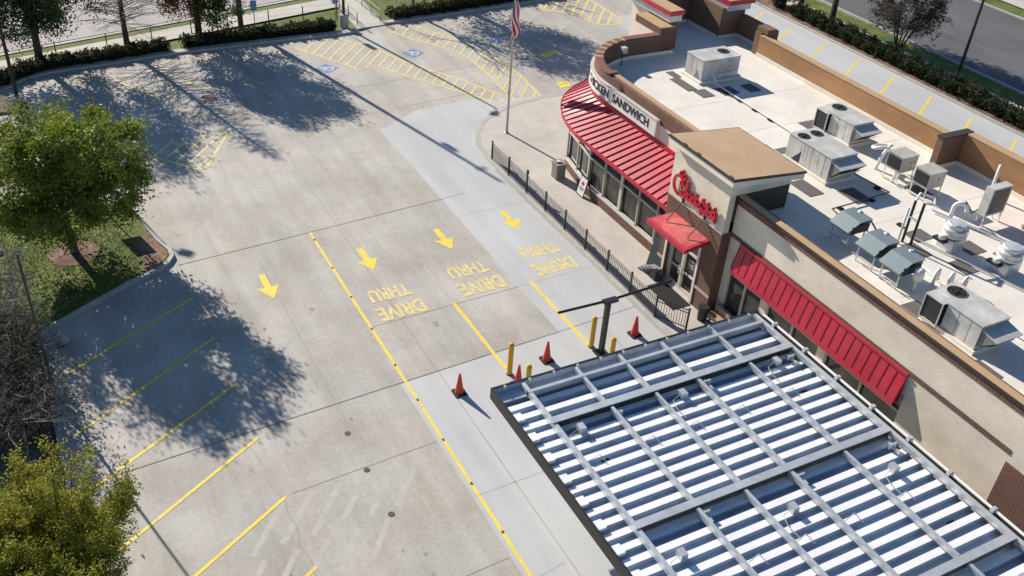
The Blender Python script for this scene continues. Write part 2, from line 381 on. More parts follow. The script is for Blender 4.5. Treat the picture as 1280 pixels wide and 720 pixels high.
def hatch(poly, gap=.66, w=.15, ang=140., z=.0075, edges=None):
    P = [Vector(p) for p in poly]; n = len(P); dr = Vector((math.cos(R_(ang)), math.sin(R_(ang)))); nr = Vector((-dr.y, dr.x))
    for k in range(n):
        if edges is None or k in edges: py.stripe(P[k], P[(k + 1) % n], w, z)
    ts = [p.dot(nr) for p in P]; t = min(ts) + gap * .6
    while t < max(ts):
        xs_ = []
        for k in range(n):
            a, b = ts[k] - t, ts[(k + 1) % n] - t
            if a * b < 0: xs_.append((P[k] + (P[(k + 1) % n] - P[k]) * (a / (a - b))).dot(dr))
        xs_.sort()
        for u0, u1 in zip(xs_[::2], xs_[1::2]):
            if u1 - u0 > .25: py.stripe(nr * t + dr * u0, nr * t + dr * u1, w, z + .0006)
        t += gap
hatch([(-59.75, 16.96), (-57.5, 18.25), (-55.16, 19.6), (-55.09, 20.93), (-51.76, 22.9), (-48.92, 24.77), (-46.91, 25.82), (-48.4, 26.4), (-51.68, 24.89), (-55.67, 22.67), (-57.77, 21.97), (-60.8, 19.9)], edges=(0, 1, 3, 4, 5, 7, 8, 9, 10))
hatch([(-60.9, 23.9), (-58.6, 25.0), (-55.8, 26.75), (-53.7, 27.08), (-50.96, 26.97), (-47.37, 26.79), (-47.6, 28.6), (-50.3, 28.9), (-52.81, 28.97), (-57.3, 28.0), (-61.3, 26.0)], edges=(0, 1, 2, 3, 4, 6, 7, 8, 9))
hatch([(-61.39, 36.3), (-60.13, 38.18), (-57.2, 38.9), (-56.99, 40.3), (-57.2, 41.1), (-62.27, 41.16), (-62.76, 39.56), (-62.79, 37.1)], gap=.72, w=.22)
hatch([(-48.06, 5.53), (-47.35, 5.94), (-46.18, 6.86), (-45.45, 7.4), (-45.52, 8.0), (-46.79, 8.66), (-49.05, 9.96), (-49.1, 8.4), (-49.15, 6.45)], edges=(0, 1, 2, 3, 4, 5, 6))
py.stripe((-49.6, 5.0), (-48.06, 5.53), .12, .0075)
py.build('hatched_marking', 'pale_yellow_paint', kind='structure')
ar = MB()
def arrow(x, y, s=1.):
    ar.sheet([(x, y - .14), (x + 1.02 * s, y - .15), (x + .98 * s, y - .5), (x + 1.92 * s, y), (x + .98 * s, y + .5), (x + 1.02 * s, y + .15), (x, y + .14)], .0075)
arrow(-35.02, 7.8); arrow(-35.42, 12.4); arrow(-35.7, 16.3); arrow(-36.05, 20.0)
ar.sheet([(-53.4, 31.6), (-52.95, 32.0), (-53.6, 33.5), (-54.0, 33.3)], .0075); ar.sheet([(-49.1, 30.6), (-48.2, 30.4), (-48.3, 31.3), (-49.0, 31.3)], .0075)
ar.build('lane_arrow', 'yellow_paint', kind='structure')
dl = MB()
def ground_text(txt, x0, x1, y0, y1):      # reads when facing +X: letters run towards -Y, tops towards +X
    V, F, _ = text_mesh(txt, .042)
    W = np.stack([x0 + V[:, 1] * (x1 - x0), y1 - V[:, 0] * (y1 - y0), np.full(len(V), .0079)], 1)
    dl.arr(W, F)
for (xd, xt, ya, yb, yc, yd) in ((-31.28, -32.68, 18.93, 21.08, 19.05, 20.98), (-31.14, -32.45, 15.22, 17.31, 15.30, 17.15), (-30.82, -32.12, 11.36, 13.42, 11.45, 13.28)):
    ground_text('DRIVE', xd, xd + .98, ya, yb); ground_text('THRU', xt, xt + .92, yc, yd)
dl.build('lane_lettering', 'pale_yellow_paint', kind='structure')
# blue wheelchair squares
bl = MB(); ws = MB()
for q in ([(-55.87, 16.94), (-56.59, 17.95), (-55.71, 18.54), (-55.06, 17.65)], [(-56.64, 23.18), (-57.28, 24.09), (-56.34, 24.69), (-55.66, 23.64)], [(-57.14, 29.56), (-57.68, 30.35), (-56.68, 30.98), (-56.18, 30.10)]):
    bl.sheet(q, .0075)
    c = sum((Vector(p) for p in q), Vector((0, 0))) / 4; ux = (Vector(q[1]) - Vector(q[0])).normalized(); uy = (Vector(q[0]) - Vector(q[3])).normalized()
    P = lambda a, b: c + ux * a + uy * b
    pts = [P(.06 + .26 * math.cos(t), -.12 + .26 * math.sin(t)) for t in np.linspace(1.9, 6.6, 12)]
    for k in range(11): ws.stripe(pts[k], pts[k+1], .08, .0088)
    for a, b in (((-.02, .36), (0, .0)), ((0, .02), (.28, .0)), ((.28, .0), (.38, -.3)), ((0, .18), (.2, .18))): ws.stripe(P(*a), P(*b), .09, .0091)
    ws.sheet([P(-.03 + .07 * math.cos(t), .43 + .07 * math.sin(t)) for t in np.linspace(0, 2 * PI, 9)[:-1]], .0094)
bl.build('accessible_marking', 'blue_paint', kind='structure'); ws.build('wheelchair_symbol', 'white_paint', kind='structure')

# kerbs round the lot, planted beds
kl = [(-56.2, -6), (-58.3, -.6), (-59.9, .95), (-60.3, 2.4), (-60.55, 5.5), (-61.0, 9.4), (-61.1, 14.8), (-61.0, 20.8), (-61.15, 21.9)]
MB().wallpath(kl, .55, -.1, .13, side=1).build('kerb', 'kerb_concrete', kind='structure')
MB().wallpath([(-62.0, 24.15), (-62.2, 27), (-63.2, 38), (-63.5, 44)], .5, -.1, .13, side=1).build('kerb', 'kerb_concrete', kind='structure')
MB().prism([(-61.7, 22.05), (-61.9, 24.1), (-80, 25.0), (-80, 22.9)], -.1, .06).build('footpath', 'walk_concrete', kind='structure')
MB().wallpath([(-58, 53.65), (30, 53.65)], .2, -.1, .12, side=1).build('kerb', 'kerb_concrete', kind='structure')
MB().prism([(-58, 53.86), (30, 53.86), (30, 55.9), (-58, 55.9)], -.1, .07).build('planting_bed', 'mulch', kind='structure')
MB().sheet([(-90, 56.2), (30, 56.2), (30, 57.75), (-90, 57.75)], -.03).build('sidewalk', 'walk_concrete', kind='structure')
MB().sheet([(-140, 59.85), (60, 59.85), (60, 73.1), (-140, 73.1)], -.06).build('road', 'asphalt', kind='structure')
MB().wallpath([(-140, 59.62), (60, 59.62)], .22, -.12, .03, side=1).wallpath([(-140, 73.1), (60, 73.1)], .25, -.12, .03, side=1).build('kerb', 'kerb_concrete', kind='structure')
MB().sheet([(-140, 75.6), (60, 75.6), (60, 77.6), (-140, 77.6)], -.03).build('sidewalk', 'walk_concrete', kind='structure')
j = MB(); j.stripe((-90, 64.4), (20, 64.4), .14, -.052); j.build('road_dark_line', 'joint', kind='structure')  # one thin dark line along the rear road
sl = lambda y: -61.55 - .225 * y
MB().sheet([(sl(-30), -30), (sl(24), 24), (sl(24) - 2.0, 24), (sl(-30) - 1.6, -30)], -.03).build('sidewalk', 'walk_concrete', kind='structure')
MB().wallpath([(sl(-40) - 2.5, -40), (sl(60) - 3.3, 60)], .3, -.12, -.075, side=1).build('kerb', 'kerb_concrete', kind='structure')
MB().sheet([(sl(-60) - 2.8, -60), (sl(60) - 3.6, 60), (-110, 90), (-130, -60)], -.06).build('road', 'street_concrete', kind='structure')
# near island and left bed
isl = [(-44.6, -14), (-43.9, 2.8), (-42.9, 3.95), (-40.6, 4.2), (-39.3, 4.42), (-38.3, 4.72), (-37.75, 4.72), (-37.3, 4.45), (-36.85, 3.93), (-36.36, 2.75), (-35.33, 1.01), (-34.3, -.75), (-33.6, -1.05), (-20, -1.1), (10, -1.1)]
MB().wallpath(isl, .17, -.1, .15, side=-1).build('kerb', 'kerb_concrete', kind='structure')
inner = [(-44.4, -14), (-43.75, 2.7), (-42.8, 3.78), (-40.55, 4.02), (-39.2, 4.24), (-38.25, 4.54), (-37.85, 4.54), (-37.45, 4.32), (-37.02, 3.85), (-36.5, 2.65), (-35.48, .92), (-34.42, -.88), (-33.65, -1.22), (-20, -1.27), (10, -1.27), (10, -60), (-44.4, -60)]
MB().prism(inner, -.1, .11).build('lawn', 'grass', kind='structure')
MB().sheet([(-40.2, 4.0), (-38.3, 4.5), (-37.85, 4.5), (-37.1, 3.9), (-36.9, 3.4), (-38.2, 3.5), (-39.2, 3.3)], .125).build('mulch_bed', 'mulch', kind='structure')
MB().sheet([(-39.5 + 1.05 * math.cos(a), .85 + 1.05 * math.sin(a)) for a in np.linspace(0, 2 * PI, 20)[:-1]], .125).build('mulch_ring', 'mulch', kind='structure')
MB().sheet([(-34.2, -1.3), (-20, -1.35), (8, -1.35), (8, -14), (-33, -14)], .125).build('planting_bed', 'dirt', kind='structure')
# corner bed with the far left light pole
MB().prism([(-58.3, -1.2), (-56.9, .3), (-56.0, .75), (-55.3, .3), (-55.5, -3), (-56.6, -6.2)], -.1, .12).build('planting_bed', 'dirt', kind='structure')

# ------------------------------------------------------------------ restaurant
B = thing('restaurant_building', 'cream and brick restaurant with red awnings, white flat roof and curved corner parapet', 'restaurant', (-25, 30, 0))
ZR = 4.75
CX, CY, CR = -37.3, 30.15, 4.0
def arcpts(r, a0, a1, n=18, cx=CX, cy=CY): return [(cx + r * math.cos(a), cy + r * math.sin(a)) for a in np.linspace(a0, a1, n)]
# walls
w = MB()
w.box(-24.9, 8, 24.5, 24.9, 3.2, 5.44)           # front wall above the windows
w.box(-15.2, -11.26, 24.5, 24.9, .0, 3.2); w.box(-24.9, -24.55, 24.5, 24.9, 0, 3.2); w.box(-24.55, -15.2, 24.5, 24.9, 0, .55)
for x in (-22.3, -19.0): w.box(x - .17, x + .17, 24.5, 24.9, .55, 3.2)
w.box(-11.26, 8, 24.5, 24.9, 0, 3.2)
w.box(7.6, 8, 24.9, 37.5, 0, 5.44)
w.build('front_wall', 'cream_brick', B)
MB().box(-24.9, 8, 24.47, 24.93, 5.442, 5.74).build('soldier_course', 'soldier_brick', B)
c = MB(); c.box(-24.88, 8, 24.43, 24.74, 5.742, 5.83); c.build('parapet_cap', 'cap_tan', B)
MB().box(-24.88, 8, 24.41, 24.428, 5.70, 5.81).build('cap_edge', 'cap_dark', B)  # dark cap edge, also drawn as the shadow line under the cap
MB().box(-24.88, -11.27, 24.478, 24.499, 3.965, 4.15).build('brick_band', 'red_brick', B)
MB().box(-11.26, 8, 24.44, 24.499, 0, 3.69).build('brick_pier', 'red_brick', B)
# storefront windows below the right awning
for x0, x1 in ((-24.55, -22.47), (-22.13, -19.17), (-18.83, -15.2)):
    f = MB(); z0, z1 = .55, 3.2
    for a in ((x0, x0 + .07), (x1 - .07, x1), ((x0 + x1) / 2 - .035, (x0 + x1) / 2 + .035)): f.box(a[0], a[1], 24.53, 24.62, z0, z1)
    for z in (z0, 2.35, z1 - .08): f.box(x0 + .072, (x0 + x1) / 2 - .037, 24.535, 24.615, z, z + .07); f.box((x0 + x1) / 2 + .037, x1 - .072, 24.535, 24.615, z, z + .07)
    fo = f.build('window', 'frame_light', B)
    MB().box(x0, x1, 24.65, 24.68, z0, z1).build('pane', 'glass_dark', fo)
# awnings with standing seams
def awning(top, bot, t, n, name='awning', flash=True):
    top = [Vector(p) for p in top]; bot = [Vector(p) for p in bot]
    def lerp(P, u):
        Ls = [(P[k+1] - P[k]).length for k in range(len(P) - 1)]; d = u * sum(Ls)
        for k, l in enumerate(Ls):
            if d <= l + 1e-9 or k == len(Ls) - 1: return P[k].lerp(P[k+1], min(1, d / l))
            d -= l
    a = MB(); N = 48
    for k in range(N):
        u0, u1 = k / N, (k + 1) / N
        A, B_, C, D = lerp(top, u0), lerp(top, u1), lerp(bot, u1), lerp(bot, u0)
        dz = Vector((0, 0, t))
        a.hexa([A - dz, B_ - dz, C - dz, D - dz], [A, B_, C, D])
    o = a.build(name, 'awning_red', B)
    s = MB()
    for k in range(n + 1):
        u = k / n; A = lerp(top, u); D = lerp(bot, u); tg = (lerp(bot, min(1, u + .01)) - lerp(bot, max(0, u - .01))).normalized() * .022
        up = Vector((0, 0, .055))
        s.hexa([A - tg, A + tg, D + tg, D - tg], [A - tg + up, A + tg + up, D + tg + up, D - tg + up])
    s.build('standing_seam', 'seam_red_shade', o)
    e = MB()
    for k in range(N):
        C, D = lerp(bot, (k + 1) / N), lerp(bot, k / N)
        n_ = (C - D).normalized().cross(Vector((0, 0, 1))) * -.025
        if n_.dot(D - lerp(top, k / N)) < 0: n_ = -n_
        e.hexa([D + Vector((0, 0, -.17)), C + Vector((0, 0, -.17)), C + Vector((0, 0, -.17)) + n_, D + Vector((0, 0, -.17)) + n_],
               [D + Vector((0, 0, .035)), C + Vector((0, 0, .035)), C + Vector((0, 0, .035)) + n_, D + Vector((0, 0, .035)) + n_])
    e.build('eave_trim', 'awning_red', o)
    return o
aw = awning([(-24.2, 24.46, 3.96), (-15.35, 24.46, 3.96)], [(-24.2, 24.2, 2.86), (-15.35, 24.2, 2.86)], .03, 22)
MB().box(-24.22, -15.33, 24.40, 24.475, 3.93, 4.03).build('ridge_trim', 'awning_red', aw)
for x in (-24.2, -15.35): MB().face((x, 24.46, 3.93), (x, 24.46, 2.8), (x, 24.2, 2.8), (x, 24.2, 2.85)).build('side_panel', 'awning_red_dark', aw)
# bay: brick base, glazing, awning, set back upper wall
bay = [(-28.6, 24.72), (-36.0, 24.72), (-38.95, 25.25), (-40.55, 26.5), (-41.35, 28.3), (-41.5, 30.2), (-41.5, 31.9)]
MB().wallpath(bay, .28, 0, .5, side=-1).build('bay_base', 'red_brick', B)
MB().wallpath([(x, y) for x, y in bay], .34, .502, .6, side=-1).build('bay_sill', 'frame_light', B)
for k in range(len(bay) - 1):
    a, b = Vector(bay[k]), Vector(bay[k + 1]); d = (b - a); L = d.length; d.normalize(); n = Vector((d.y, -d.x))
    if n.dot(Vector((-37, 30)) - (a + b) / 2) < 0: n = -n
    nm = max(1, round(L / 1.55)); f = MB()
    def bar(u0, u1, z0, z1, t0=.05, t1=.15):
        p, q = a + d * u0, a + d * u1
        f.hexa([(*(p + n * t0), z0), (*(q + n * t0), z0), (*(q + n * t1), z0), (*(p + n * t1), z0)], [(*(p + n * t0), z1), (*(q + n * t0), z1), (*(q + n * t1), z1), (*(p + n * t1), z1)])
    for i in range(nm + 1):
        u = L * i / nm; wd = .07 if i in (0, nm) else (.10 if (k == 0 and i == 3) else .03)
        bar(max(0, u - wd), min(L, u + wd), .602, 3.5)
    for z in (.602, 2.08, 3.3):
        for i in range(nm):
            u0 = L * i / nm + .1; u1 = L * (i + 1) / nm - .1; bar(u0, u1, z, z + .07, .055, .145)
    fo = f.build('window', 'frame_light', B)
    p, q = a + n * .2, b + n * .2
    MB().hexa([(*p, .6), (*q, .6), (*(q + n * .02), .6), (*(p + n * .02), .6)], [(*p, 3.5), (*q, 3.5), (*(q + n * .02), 3.5), (*(p + n * .02), 3.5)]).build('pane', 'glass_dark', fo)
a0, a1 = -PI / 2, -PI - .0
top = [(-28.62, 26.12, 4.2)] + [(x, y, 4.2) for x, y in arcpts(4.03, a0, a1, 14)] + [(-41.33, 31.8, 4.2)]
bot = [(-28.62, 24.2, 3.22), (-36.5, 24.2, 3.22), (-37.8, 24.42, 3.22), (-38.75, 24.7, 3.22), (-40.05, 25.35, 3.22), (-40.9, 26.05, 3.22), (-41.75, 27.15, 3.22), (-42.3, 28.4, 3.22), (-42.6, 29.8, 3.22), (-42.7, 31.8, 3.22)]
ba = awning(top, bot, .04, 40)
up_out = [(-28.62, 26.15)] + arcpts(4.0, a0, a1, 18) + [(-41.3, 31.9)]
MB().wallpath([(x, y) for x, y in [(-28.62, 26.09)] + arcpts(4.06, a0, a1, 18) + [(-41.36, 31.85)]], .05, 4.15, 4.42, side=-1).build('ridge_trim', 'awning_red', ba)
MB().wallpath(up_out, .3, 3.6, 5.15, side=-1).build('bay_wall', 'cream_stucco', B)
MB().wallpath(up_out, .36, 5.152, 5.80, side=-1).build('curved_parapet', 'soldier_brick', B)
MB().wallpath([(-28.62, 26.52)] + arcpts(3.63, a0, a1, 18) + [(-40.93, 31.9)], .03, ZR, 5.79, side=-1).build('parapet_lining', 'parapet_brown', B)
MB().wallpath([(-28.62, 26.32), (-37.2, 26.32)], .27, 5.802, 5.86, side=-1).build('parapet_cap', 'cap_tan', B)
cp = MB(); ct = MB()
seg = arcpts(4.03, a0, a1, 30) + [(-41.33, y) for y in np.linspace(30.4, 31.9, 7)[1:]]
for k in range(len(seg) - 1):
    (ct if (k % 3 == 1 and 8 < k < 27) else cp).wallpath([seg[k], seg[k + 1]], .44, 5.803, 5.862, side=-1)
cp.build('parapet_cap', 'cap_brick', B); ct.build('cap_joint', 'cap_tan', B)
MB().box(-37.35, -37.05, 26.1, 26.62, 5.87, 5.93).build('cap_joint', 'cap_brick', B)
# sign band with lettering
sb_path = [(-32.7, 26.12)] + arcpts(4.03, a0, a1 + .12, 18)
sb = MB().wallpath(sb_path, .14, 4.62, 5.34, side=1).build('sign_band', 'sign_white', B)
bx = MB().wallpath([(-32.66, 26.135)] + arcpts(4.015, a0, a1 + .1, 18), .19, 5.345, 5.40, side=1).wallpath([(-32.66, 26.135)] + arcpts(4.015, a0, a1 + .1, 18), .19, 4.56, 4.615, side=1).box(-32.69, -32.60, 25.94, 26.14, 4.56, 5.4); bx.build('sign_frame', 'frame_light', sb)
V, F, asp = text_mesh('CHICKEN  SANDWICH', .03)
hgt = .46; wid = 6.0
lt = MB(); P3 = []
for vx, vy, vz in V:
    s = -33.25 - (1 - vx) * wid          # running coordinate along the band; negative x is further round the corner
    z = 4.75 + vy * hgt
    if s > CX: P3.append((s, CY - 4.185, z))
    else:
        a = -PI / 2 - (CX - s) / 4.18; P3.append((CX + 4.185 * math.cos(a), CY + 4.185 * math.sin(a), z))
lt.arr(P3, F); lt.build('lettering', 'letter_dark', sb)
# tower
tw = MB(); tw.box(-28.6, -24.88, 24.0, 24.3, 4.16, 6.5); tw.box(-25.2, -24.88, 24.3, 27.1, 5.85, 6.5); tw.box(-28.6, -28.3, 24.3, 27.1, 4.16, 6.5); tw.build('tower_wall', 'cream_brick', B)
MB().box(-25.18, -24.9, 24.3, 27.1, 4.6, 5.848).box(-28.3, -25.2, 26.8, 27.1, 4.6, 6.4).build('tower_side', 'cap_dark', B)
tb = MB(); tb.box(-28.6, -28.06, 24.0, 24.4, 0, 4.158); tb.box(-26.02, -24.88, 24.0, 24.4, 0, 4.158); tb.box(-28.06, -26.02, 24.0, 24.4, 2.75, 4.158); tb.box(-25.2, -24.88, 24.4, 26, 0, 4.158); tb.box(-28.6, -28.3, 24.4, 26, 0, 4.158)
tb.build('tower_base', 'red_brick', B)
MB().box(-26.04, -24.86, 23.97, 23.999, .95, 1.08).box(-28.62, -28.06, 23.97, 23.999, .95, 1.08).box(-28.62, -24.86, 23.975, 23.999, 4.1, 4.18).build('stone_band', 'stone_band', B)
MB().hexa([(-28.82, 23.7, 6.5), (-24.55, 23.7, 6.5), (-24.55, 27.4, 6.18), (-28.82, 27.4, 6.18)], [(-28.82, 23.7, 6.75), (-24.55, 23.7, 6.75), (-24.55, 27.4, 6.43), (-28.82, 27.4, 6.43)]).build('tower_fascia', 'cream_trim', B)
MB().hexa([(-28.86, 23.66, 6.752), (-24.51, 23.66, 6.752), (-24.51, 27.44, 6.432), (-28.86, 27.44, 6.432)], [(-28.86, 23.66, 6.83), (-24.51, 23.66, 6.83), (-24.51, 27.44, 6.51), (-28.86, 27.44, 6.51)]).build('roof_edge', 'cap_dark', B)
MB().hexa([(-28.80, 23.74, 6.832), (-24.57, 23.74, 6.832), (-24.57, 27.38, 6.512), (-28.80, 27.38, 6.512)], [(-28.80, 23.74, 6.845), (-24.57, 23.74, 6.845), (-24.57, 27.38, 6.525), (-28.80, 27.38, 6.525)]).build('tower_roof', 'tower_roof_tan', B)
for x in (-27.9, -27.0, -24.9): MB().box(x, x + .22, 23.68, 23.80, 6.80, 6.86).build('scupper', 'rust', B)
# tower lettering, script with a crested C
def ribbon(strokes, name, parent, y, r=.045, mname='sign_red', ox=0, oz=0, sx=1, sz=1, dep=.07):
    m = MB()
    for st_, rad in strokes:
        n = len(st_)
        P = [Vector((ox + sx * a, 0, oz + sz * b)) for a, b in st_]
        # Catmull-Rom
        Q = []
        for k in range(n - 1):
            p0, p1, p2, p3 = P[max(k-1, 0)], P[k], P[k+1], P[min(k+2, n-1)]
            for t in (0, .25, .5, .75):
                Q.append(.5 * ((2 * p1) + (p2 - p0) * t + (2 * p0 - 5 * p1 + 4 * p2 - p3) * t * t + (3 * p1 - p0 - 3 * p2 + p3) * t ** 3))
        Q.append(P[-1])
        for k in range(len(Q) - 1):
            d = (Q[k+1] - Q[k]); 
            if d.length < 1e-5: continue
            d.normalize(); nn = Vector((-d.z, 0, d.x)) * rad; e = d * rad * .5
            a, b = Q[k] - e, Q[k+1] + e
            m.hexa([tuple(a - nn + Vector((0, y, 0))), tuple(b - nn + Vector((0, y, 0))), tuple(b + nn + Vector((0, y, 0))), tuple(a + nn + Vector((0, y, 0)))],
                   [tuple(a - nn + Vector((0, y - dep - .001 * (k % 3), 0))), tuple(b - nn + Vector((0, y - dep - .001 * (k % 3), 0))), tuple(b + nn + Vector((0, y - dep - .001 * (k % 3), 0))), tuple(a + nn + Vector((0, y - dep - .001 * (k % 3), 0)))])
    return m.build(name, mname, parent)
sc = []
sc.append(([(.36 + .33 * math.cos(t), .42 + .40 * math.sin(t)) for t in np.linspace(.75, 5.6, 14)], .062))
sc.append(([(.52, .74), (.63, .62), (.60, .50), (.50, .52), (.46, .62)], .055)); sc.append(([(.62, .58), (.74, .55)], .04)); sc.append(([(.56, .45), (.60, .33)], .04))
sc.append(([(.36, .86), (.40, 1.02), (.46, .92)], .06)); sc.append(([(.46, .90), (.55, 1.12), (.60, .92)], .065)); sc.append(([(.60, .88), (.72, 1.02), (.70, .80)], .06))
sc.append(([(.30, .05), (.55, .0), (.80, .12)], .05))
sc.append(([(.80, .14), (.98, .62), (.93, .78), (.86, .5), (.88, .06), (.97, .36), (1.06, .34), (1.05, .08), (1.14, .1)], .038))
sc.append(([(1.14, .1), (1.19, .36), (1.18, .1), (1.28, .12)], .038)); sc.append(([(1.22, .47), (1.24, .50)], .04))
sc.append(([(1.46, .32), (1.38, .37), (1.30, .22), (1.38, .08), (1.50, .14)], .038))
sc.append(([(1.50, .14), (1.66, .62), (1.62, .78), (1.56, .5), (1.58, .06)], .038)); sc.append(([(1.60, .22), (1.74, .36), (1.66, .22), (1.80, .08)], .038))
sc.append(([(1.80, .26), (1.92, .26)], .045))
sc.append(([(1.94, .2), (2.10, .62), (2.07, .80), (2.0, .6), (1.98, -.1), (2.06, .0), (2.06, .18)], .038)); sc.append(([(1.92, .36), (2.14, .40)], .034))
sc.append(([(2.15, .1), (2.20, .36), (2.19, .1), (2.28, .14)], .038)); sc.append(([(2.23, .47), (2.25, .50)], .04))
sc.append(([(2.28, .12), (2.42, .64), (2.38, .78), (2.33, .5), (2.35, .08), (2.44, .12)], .038)); sc.append(([(2.46, .26), (2.56, .26)], .045))
sc.append(([(2.50, .02), (2.66, .1), (2.80, .66), (2.84, .72), (2.84, .4), (2.88, .04), (2.95, .02)], .045)); sc.append(([(2.60, .28), (2.92, .30)], .036))
sc = [(st_, r_) if k < 9 else ([(a, b if b < .3 else .3 + (b - .3) * .55) for a, b in st_], r_ * 1.45) for k, (st_, r_) in enumerate(sc)]
ribbon(sc, 'script_sign', B, 23.93, ox=-28.28, oz=4.47, sx=1.0, sz=1.0)
# entrance door and its red canopy
d = MB()
for x0, x1 in ((-28.06, -27.92), (-26.16, -26.02), (-27.08, -27.0)): d.box(x0, x1, 24.16, 24.26, 0, 2.75)
d.box(-27.92, -27.08, 24.165, 24.255, 2.05, 2.14); d.box(-27.0, -26.16, 24.165, 24.255, 2.05, 2.14); d.box(-27.92, -27.08, 24.165, 24.255, 2.66, 2.75); d.box(-27.0, -26.16, 24.165, 24.255, 2.66, 2.75)
for x0 in (-27.92, -27.0): d.box(x0, x0 + .84, 24.165, 24.25, .02, .22); d.box(x0, x0 + .84, 24.168, 24.25, .98, 1.05)
for x0 in (-27.92, -27.0): d.box(x0, x0 + .07, 24.17, 24.252, .22, 2.05); d.box(x0 + .77, x0 + .84, 24.17, 24.252, .22, 2.05)
do = d.build('entrance_door', 'frame_light', B)
MB().box(-28.05, -26.03, 24.27, 24.3, 0, 2.74).build('pane', 'glass_dark', do)
for x in (-27.16, -26.93): MB().tube([(x, 24.08, .8), (x, 24.08, 1.25)], .02, 6).box(x - .015, x + .015, 24.08, 24.17, .84, .88).box(x - .015, x + .015, 24.08, 24.17, 1.18, 1.22).build('handle', 'galvanised', do)
MB().box(-26.75, -26.45, 24.262, 24.267, 1.5, 1.56).box(-26.72, -26.42, 24.262, 24.267, 1.38, 1.42).box(-26.7, -26.46, 24.262, 24.267, 1.7, 1.74).build('door_notice', 'sign_white', do)
for x in (-28.2, -26.0): MB().box(x, x + .12, 23.96, 24.0, 0, 2.9).build('door_trim', 'cream_trim', B)
dc = MB().hexa([(-28.3, 22.8, 3.07), (-25.55, 22.8, 3.07), (-25.5, 23.98, 3.32), (-28.0, 23.98, 3.32)], [(-28.3, 22.8, 3.25), (-25.55, 22.8, 3.25), (-25.5, 23.98, 3.5), (-28.0, 23.98, 3.5)]).build('door_canopy', 'awning_red', B)
MB().hexa([(-28.18, 22.93, 3.28), (-25.66, 22.93, 3.28), (-25.62, 23.97, 3.502), (-27.95, 23.97, 3.502)], [(-28.18, 22.93, 3.288), (-25.66, 22.93, 3.288), (-25.62, 23.97, 3.51), (-27.95, 23.97, 3.51)]).build('canopy_top', 'awning_pink', dc)
for x in (-27.55, -26.05): MB().tube([(x, 23.98, 4.3), (x - .05, 23.3, 3.40)], .025, 6).tube([(x, 23.97, 4.2), (x, 23.97, 4.4)], .05, 6).build('tie_rod', 'dark_bronze', dc)
# entrance tower at the far end and its stepped walls
MB().box(-43.4, -41.3, 31.9, 32.2, 0, 5.80).build('step_wall', 'cream_stucco', B)
MB().box(-43.42, -41.0, 31.88, 32.8, 5.802, 6.16).box(-41.32, -40.98, 31.95, 32.75, ZR, 5.80).build('step_wall', 'red_brick', B)
MB().box(-43.44, -40.96, 31.86, 32.82, 6.162, 6.22).build('parapet_cap', 'cap_tan', B)
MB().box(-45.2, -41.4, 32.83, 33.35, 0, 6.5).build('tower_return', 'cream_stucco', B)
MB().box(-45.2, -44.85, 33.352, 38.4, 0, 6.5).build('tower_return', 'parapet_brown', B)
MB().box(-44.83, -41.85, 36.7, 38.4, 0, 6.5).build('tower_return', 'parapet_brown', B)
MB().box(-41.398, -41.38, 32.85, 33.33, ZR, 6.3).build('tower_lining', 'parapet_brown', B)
MB().box(-45.45, -41.25, 32.58, 33.40, 6.34, 6.72).box(-45.45, -44.8, 33.402, 38.6, 6.34, 6.72).box(-44.798, -41.7, 36.95, 38.6, 6.34, 6.72).build('tower_frieze', 'zinc_gutter', B)
MB().box(-45.6, -41.10, 32.45, 33.42, 6.722, 6.97).box(-45.6, -44.75, 33.424, 38.75, 6.722, 6.97).box(-44.748, -41.55, 36.9, 38.75, 6.722, 6.97).build('tower_cornice', 'awning_red', B)
MB().box(-45.58, -41.12, 32.49, 33.40, 6.972, 6.995).box(-45.58, -44.77, 33.402, 38.73, 6.972, 6.995).box(-44.768, -41.57, 36.92, 38.73, 6.972, 6.995).build('parapet_cap', 'cap_tan', B)
# rear parapets
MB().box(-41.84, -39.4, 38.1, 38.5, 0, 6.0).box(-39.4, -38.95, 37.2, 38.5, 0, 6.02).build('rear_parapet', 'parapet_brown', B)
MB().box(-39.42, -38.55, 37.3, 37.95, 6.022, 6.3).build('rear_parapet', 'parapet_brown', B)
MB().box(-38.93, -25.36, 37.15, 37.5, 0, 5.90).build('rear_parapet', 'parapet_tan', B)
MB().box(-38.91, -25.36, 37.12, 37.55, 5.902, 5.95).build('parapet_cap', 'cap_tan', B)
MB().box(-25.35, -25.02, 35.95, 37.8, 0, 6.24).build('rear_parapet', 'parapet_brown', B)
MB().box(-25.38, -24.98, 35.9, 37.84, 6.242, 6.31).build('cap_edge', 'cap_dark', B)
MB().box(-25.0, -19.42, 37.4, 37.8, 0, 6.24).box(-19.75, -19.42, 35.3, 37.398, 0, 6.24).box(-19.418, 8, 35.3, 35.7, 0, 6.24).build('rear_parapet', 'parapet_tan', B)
MB().box(-24.96, -19.40, 37.38, 37.85, 6.242, 6.29).box(-19.398, 8, 35.27, 35.75, 6.242, 6.29).build('parapet_cap', 'cap_tan', B)
